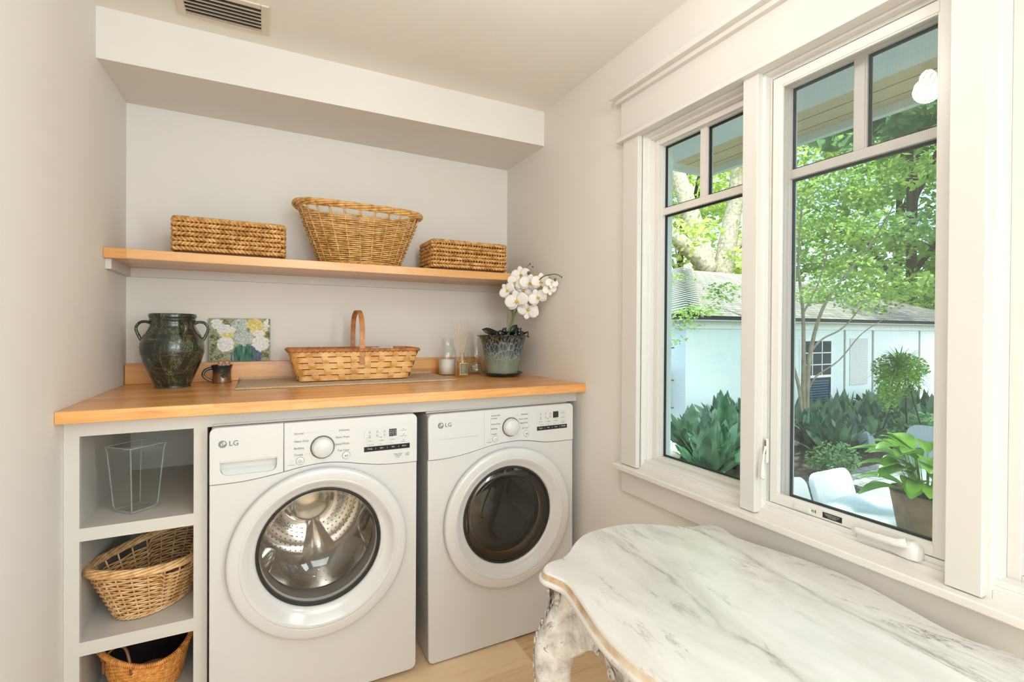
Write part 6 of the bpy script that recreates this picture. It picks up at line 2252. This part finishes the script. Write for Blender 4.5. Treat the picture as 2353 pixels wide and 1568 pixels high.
def bushy(loc, hgt, rad, mat, seed, label, dens=9000, size=0.36, name='leafy_tree'):
    r = random.Random(seed)
    st = [([(0, 0, 0), (r.uniform(-.3, .3), 0, hgt * 0.35), (r.uniform(-.8, .8), 0, hgt * 0.8)], 0.28, 0.08)]
    for k in range(4):
        a = r.uniform(0, 6.28)
        st.append(([(0, 0, hgt * (0.2 + 0.1 * k)), (rad * 0.5 * math.cos(a), rad * 0.5 * math.sin(a), hgt * (0.4 + 0.12 * k)), (rad * 0.9 * math.cos(a), rad * 0.9 * math.sin(a), hgt * (0.5 + 0.13 * k))], 0.12, 0.03))
    cr = []
    for k in range(60):
        a = r.uniform(0, 6.28)
        q = math.sqrt(r.random())
        z = r.uniform(0.06, 1.0)
        w_ = rad * (0.55 + 0.45 * math.sin(PI * min(1, z + 0.12)))
        cr.append(((w_ * q * math.cos(a), w_ * q * math.sin(a), hgt * z), (rad * 0.28, rad * 0.28, hgt * 0.045), dens // 60, size))
    return tree(name, label, loc, st, cr, 'bark_dark', mat, seed, 'trees beyond the garden building')
bushy((24.5, 8.0, GZ), 15, 5.0, 'foliage_mid', 41, 'tall mid green tree beyond the right part of the garden building roof', 12000, 0.32)
bushy((25.0, 4.0, GZ), 12, 4.6, 'foliage_deep', 42, 'deep blue-green tree at the right end of the garden building', 14000, 0.30)
bushy((23, 19, GZ), 17, 5.5, 'foliage_sunny', 43, 'sunlit yellow-green tree far behind between oak and crape myrtle', 9000, 0.40)
bushy((11.5, 25, GZ), 14, 6.0, 'foliage_sunny', 44, 'sunlit yellow-green tree behind the left of the garden building', 9000, 0.42)
bushy((30, 11, GZ), 16, 6.0, 'foliage_mid', 45, 'distant mid green tree behind the deep green one', 9000, 0.42)
# crown added out of view above the eave line to shade patio and garden
r = random.Random(61)
cr = [((r.uniform(-1.5, 9.5), r.uniform(-1.5, 9.0), r.uniform(6.8, 9.5)), (r.uniform(0.9, 1.6), r.uniform(0.9, 1.6), 0.5), 95, 0.5) for k in range(80)]
tree('added_shade_crown', 'added oak crown out of view, there to shade the patio', (5.5, -4.2, GZ),
     [([(0, 0, 0), (0.2, 0.3, 3.0), (1.0, 1.5, 6.0), (3.0, 4.0, 8.0)], 0.40, 0.12), ([(0.3, 0.4, 3.5), (3.0, 1.0, 6.0), (6.5, 2.0, 8.0)], 0.22, 0.08)], cr, 'bark_dark', 'foliage_deep', 62)
# hanging fern on a crook before the roof in the left window
# hanging fern on a crook and wire stands
hk = tag(empty('fern_stand', (10.3, 1.78, GZ)), 'black iron tripod stand carrying the round fern basket on the patio', 'plant stand')
for a in (0.3, 2.4, 4.5):
    MB().tube([(0.42 * math.cos(a), 0.42 * math.sin(a), 0.045), (0, 0, 1.46)], 0.013, 6).build('stand_leg', 'iron', hk)
MB().tube([(0.13 * math.cos(a), 0.13 * math.sin(a), 1.36) for a in np.linspace(0, 2 * PI, 20)], 0.008, 6).build('basket_ring', 'iron', hk)
fn = MB()
r = random.Random(8)
leaf_cloud(fn, (0, 0, 0.02), (0.42, 0.40, 0.26), 1900, 0.05, r, shell=0.2)
leaf_cloud(fn, (-0.05, 0, -0.20), (0.36, 0.34, 0.32), 1400, 0.05, r, shell=0.3)
leaf_cloud(fn, (-0.16, 0.08, -0.42), (0.22, 0.2, 0.34), 700, 0.045, r, shell=0.0)
for k in range(150):
    a, el = r.uniform(0, 2 * PI), r.uniform(-0.7, 1.2)
    L = r.uniform(0.40, 0.58)
    blade_leaf(fn, (0, 0, 0), (L * math.cos(a) * math.cos(el), L * math.sin(a) * math.cos(el), L * math.sin(el) - 0.1), 0.022, 0.05, 5)
fo = fn.build('fern', 'fern_leaf', loc=(10.22, 1.82, GZ + 1.46))
tag(fo, 'bushy green fern on the iron tripod in front of the white wall', 'plant')
aw = tag(empty('wire_arch', (11.35, 1.55, GZ + 0.04)), 'black wire arch stand with a hanging lantern right of the fern', 'plant stand')
MB().tube([(0.55 * math.cos(a), 0, 0.75 + 0.55 * math.sin(a)) for a in np.linspace(0, PI, 18)] + [(-0.55, 0, 0.0)], 0.012, 6).build('arch_wire', 'iron', aw)
MB().tube([(0.55, 0, 0.0), (0.55, 0, 0.75)], 0.012, 6).build('arch_wire', 'iron', aw)
MB().box(0.18, 0.38, -0.1, 0.1, 0.30, 0.72).build('lantern_body', 'galvanised', aw, bevel=0.01)
ln_ = tag(empty('garden_lantern', (8.72, 1.62, GZ)), 'grey metal lantern hanging on a wire hook among the broad leaves', 'lantern')
MB().tube(catmull([(-0.30, 0, 0), (-0.32, 0, 0.35), (-0.22, 0, 0.62), (0.0, 0, 0.66), (0.12, 0, 0.56)], 5), 0.008, 6).build('hook_wire', 'iron', ln_)
lm = MB()
lm.loft([[(0.12 + s_ * x, s_ * y, z) for x, y in ((-1, -1), (1, -1), (1, 1), (-1, 1))] for s_, z in ((0.075, 0.28), (0.095, 0.31), (0.075, 0.46), (0.02, 0.54))], smooth=False)
lm.build('lantern_body', 'galvanised', ln_)

simple('bucket_wood', rgb(132, 102, 72), 0.8, var=0.25, vscale=12)
# ------------------------------------------------------------------ patio furniture below the window
pt = tag(empty('patio_table', (4.35, -0.80, GZ + 0.04)), 'white rectangular patio table just outside the screened window', 'table')
MB().box(-1.05, 1.0, -0.46, 0.47, 0.675, 0.71).build('table_top', 'patio_white', pt, bevel=0.008)
for (x, y) in ((-0.95, -0.38), (0.9, -0.38), (-0.95, 0.39), (0.9, 0.39)):
    MB().box(x - 0.035, x + 0.035, y - 0.035, y + 0.035, 0, 0.675).build('leg', 'patio_white', pt)
def patio_chair(x, y, rz, label):
    c = tag(empty('patio_chair', (x, y, GZ + 0.04), rz), label, 'chair', 'white chairs at the patio table')
    bk = MB()
    # backrest slab leaning backwards, rounded shoulders
    olc = rounded_rect(-0.265, 0.265, 0.0, 0.47, [0.01, 0.09, 0.09, 0.01], 6)
    me = shape2d([olc], 0.055, 0.01)
    me.transform(Matrix.Translation((0, 0.20, 0.385)) @ Matrix.Rotation(R_(-17), 4, 'X') @ XZ)
    link_mesh('backrest', me, 'patio_white', c)
    me = shape2d([rounded_rect(-0.265, 0.265, -0.27, 0.22, 0.05, 5)], 0.06, 0.012)
    me.transform(Matrix.Translation((0, 0, 0.37)))
    link_mesh('seat', me, 'patio_white', c)
    for (lx, ly) in ((-0.22, -0.22), (0.22, -0.22), (-0.22, 0.18), (0.22, 0.18)):
        MB().box(lx - 0.022, lx + 0.022, ly - 0.022, ly + 0.022, 0, 0.372).build('leg', 'patio_white', c)
    return c
patio_chair(4.90, -0.42, 0.0, 'white slab-backed patio chair, the right one seen whole in the screened window')
patio_chair(4.28, -0.42, 0.0, 'white slab-backed patio chair, partly cut by the left edge of the screen frame')
mc = tag(empty('mesh_patio_chair', (7.35, 0.10, GZ + 0.04), R_(-60)), 'pale mesh-backed patio chair standing apart behind the hosta pot', 'chair')
me = shape2d([rounded_rect(-0.26, 0.26, 0, 0.52, [0.01, 0.12, 0.12, 0.01], 6)], 0.02, 0.004)
me.transform(Matrix.Translation((0, 0.24, 0.42)) @ Matrix.Rotation(R_(-14), 4, 'X') @ XZ)
link_mesh('backrest', me, 'galvanised', mc)
MB().box(-0.26, 0.26, -0.25, 0.24, 0.40, 0.43).build('seat', 'patio_white', mc, bevel=0.01)
for (lx, ly) in ((-0.24, -0.23), (0.24, -0.23), (-0.24, 0.22), (0.24, 0.22)):
    MB().tube([(lx, ly, 0), (lx, ly, 0.40)], 0.014, 8).build('leg', 'patio_white', mc)
hp_ = tag(empty('potted_hosta', (4.42, -1.02, GZ + 0.751)), 'bright green hosta in a weathered wooden bucket on the patio table', 'potted plant')
MB().lathe([(0, 0), (0.145, 0), (0.15, 0.01), (0.195, 0.27), (0.20, 0.285), (0.185, 0.285), (0.175, 0.25), (0, 0.245)], n=32).build('bucket', 'bucket_wood', hp_)
MB().lathe([(0, 0.252), (0.178, 0.250)], n=24).build('potting_soil', 'soil', hp_)
hm = MB()
r = random.Random(15)
for k in range(64):
    a = r.uniform(0, 2 * PI)
    L = r.uniform(0.20, 0.40)
    el = r.uniform(0.05, 1.25)
    b_ = (0.05 * math.cos(a), 0.05 * math.sin(a), 0.25)
    mid = Vector((0.13 * math.cos(a), 0.13 * math.sin(a), 0.27 + 0.28 * math.sin(el)))
    tip = mid + Vector((L * 0.75 * math.cos(a), L * 0.75 * math.sin(a), 0.10 * math.sin(el) - 0.05))
    hm.tube([b_, tuple(mid)], 0.004, 5)
    blade_leaf(hm, mid, tip, 0.13 * r.uniform(0.7, 1.1), 0.035, 7, 0.3)
hm.build('hosta_leaves', 'hosta_leaf', hp_)
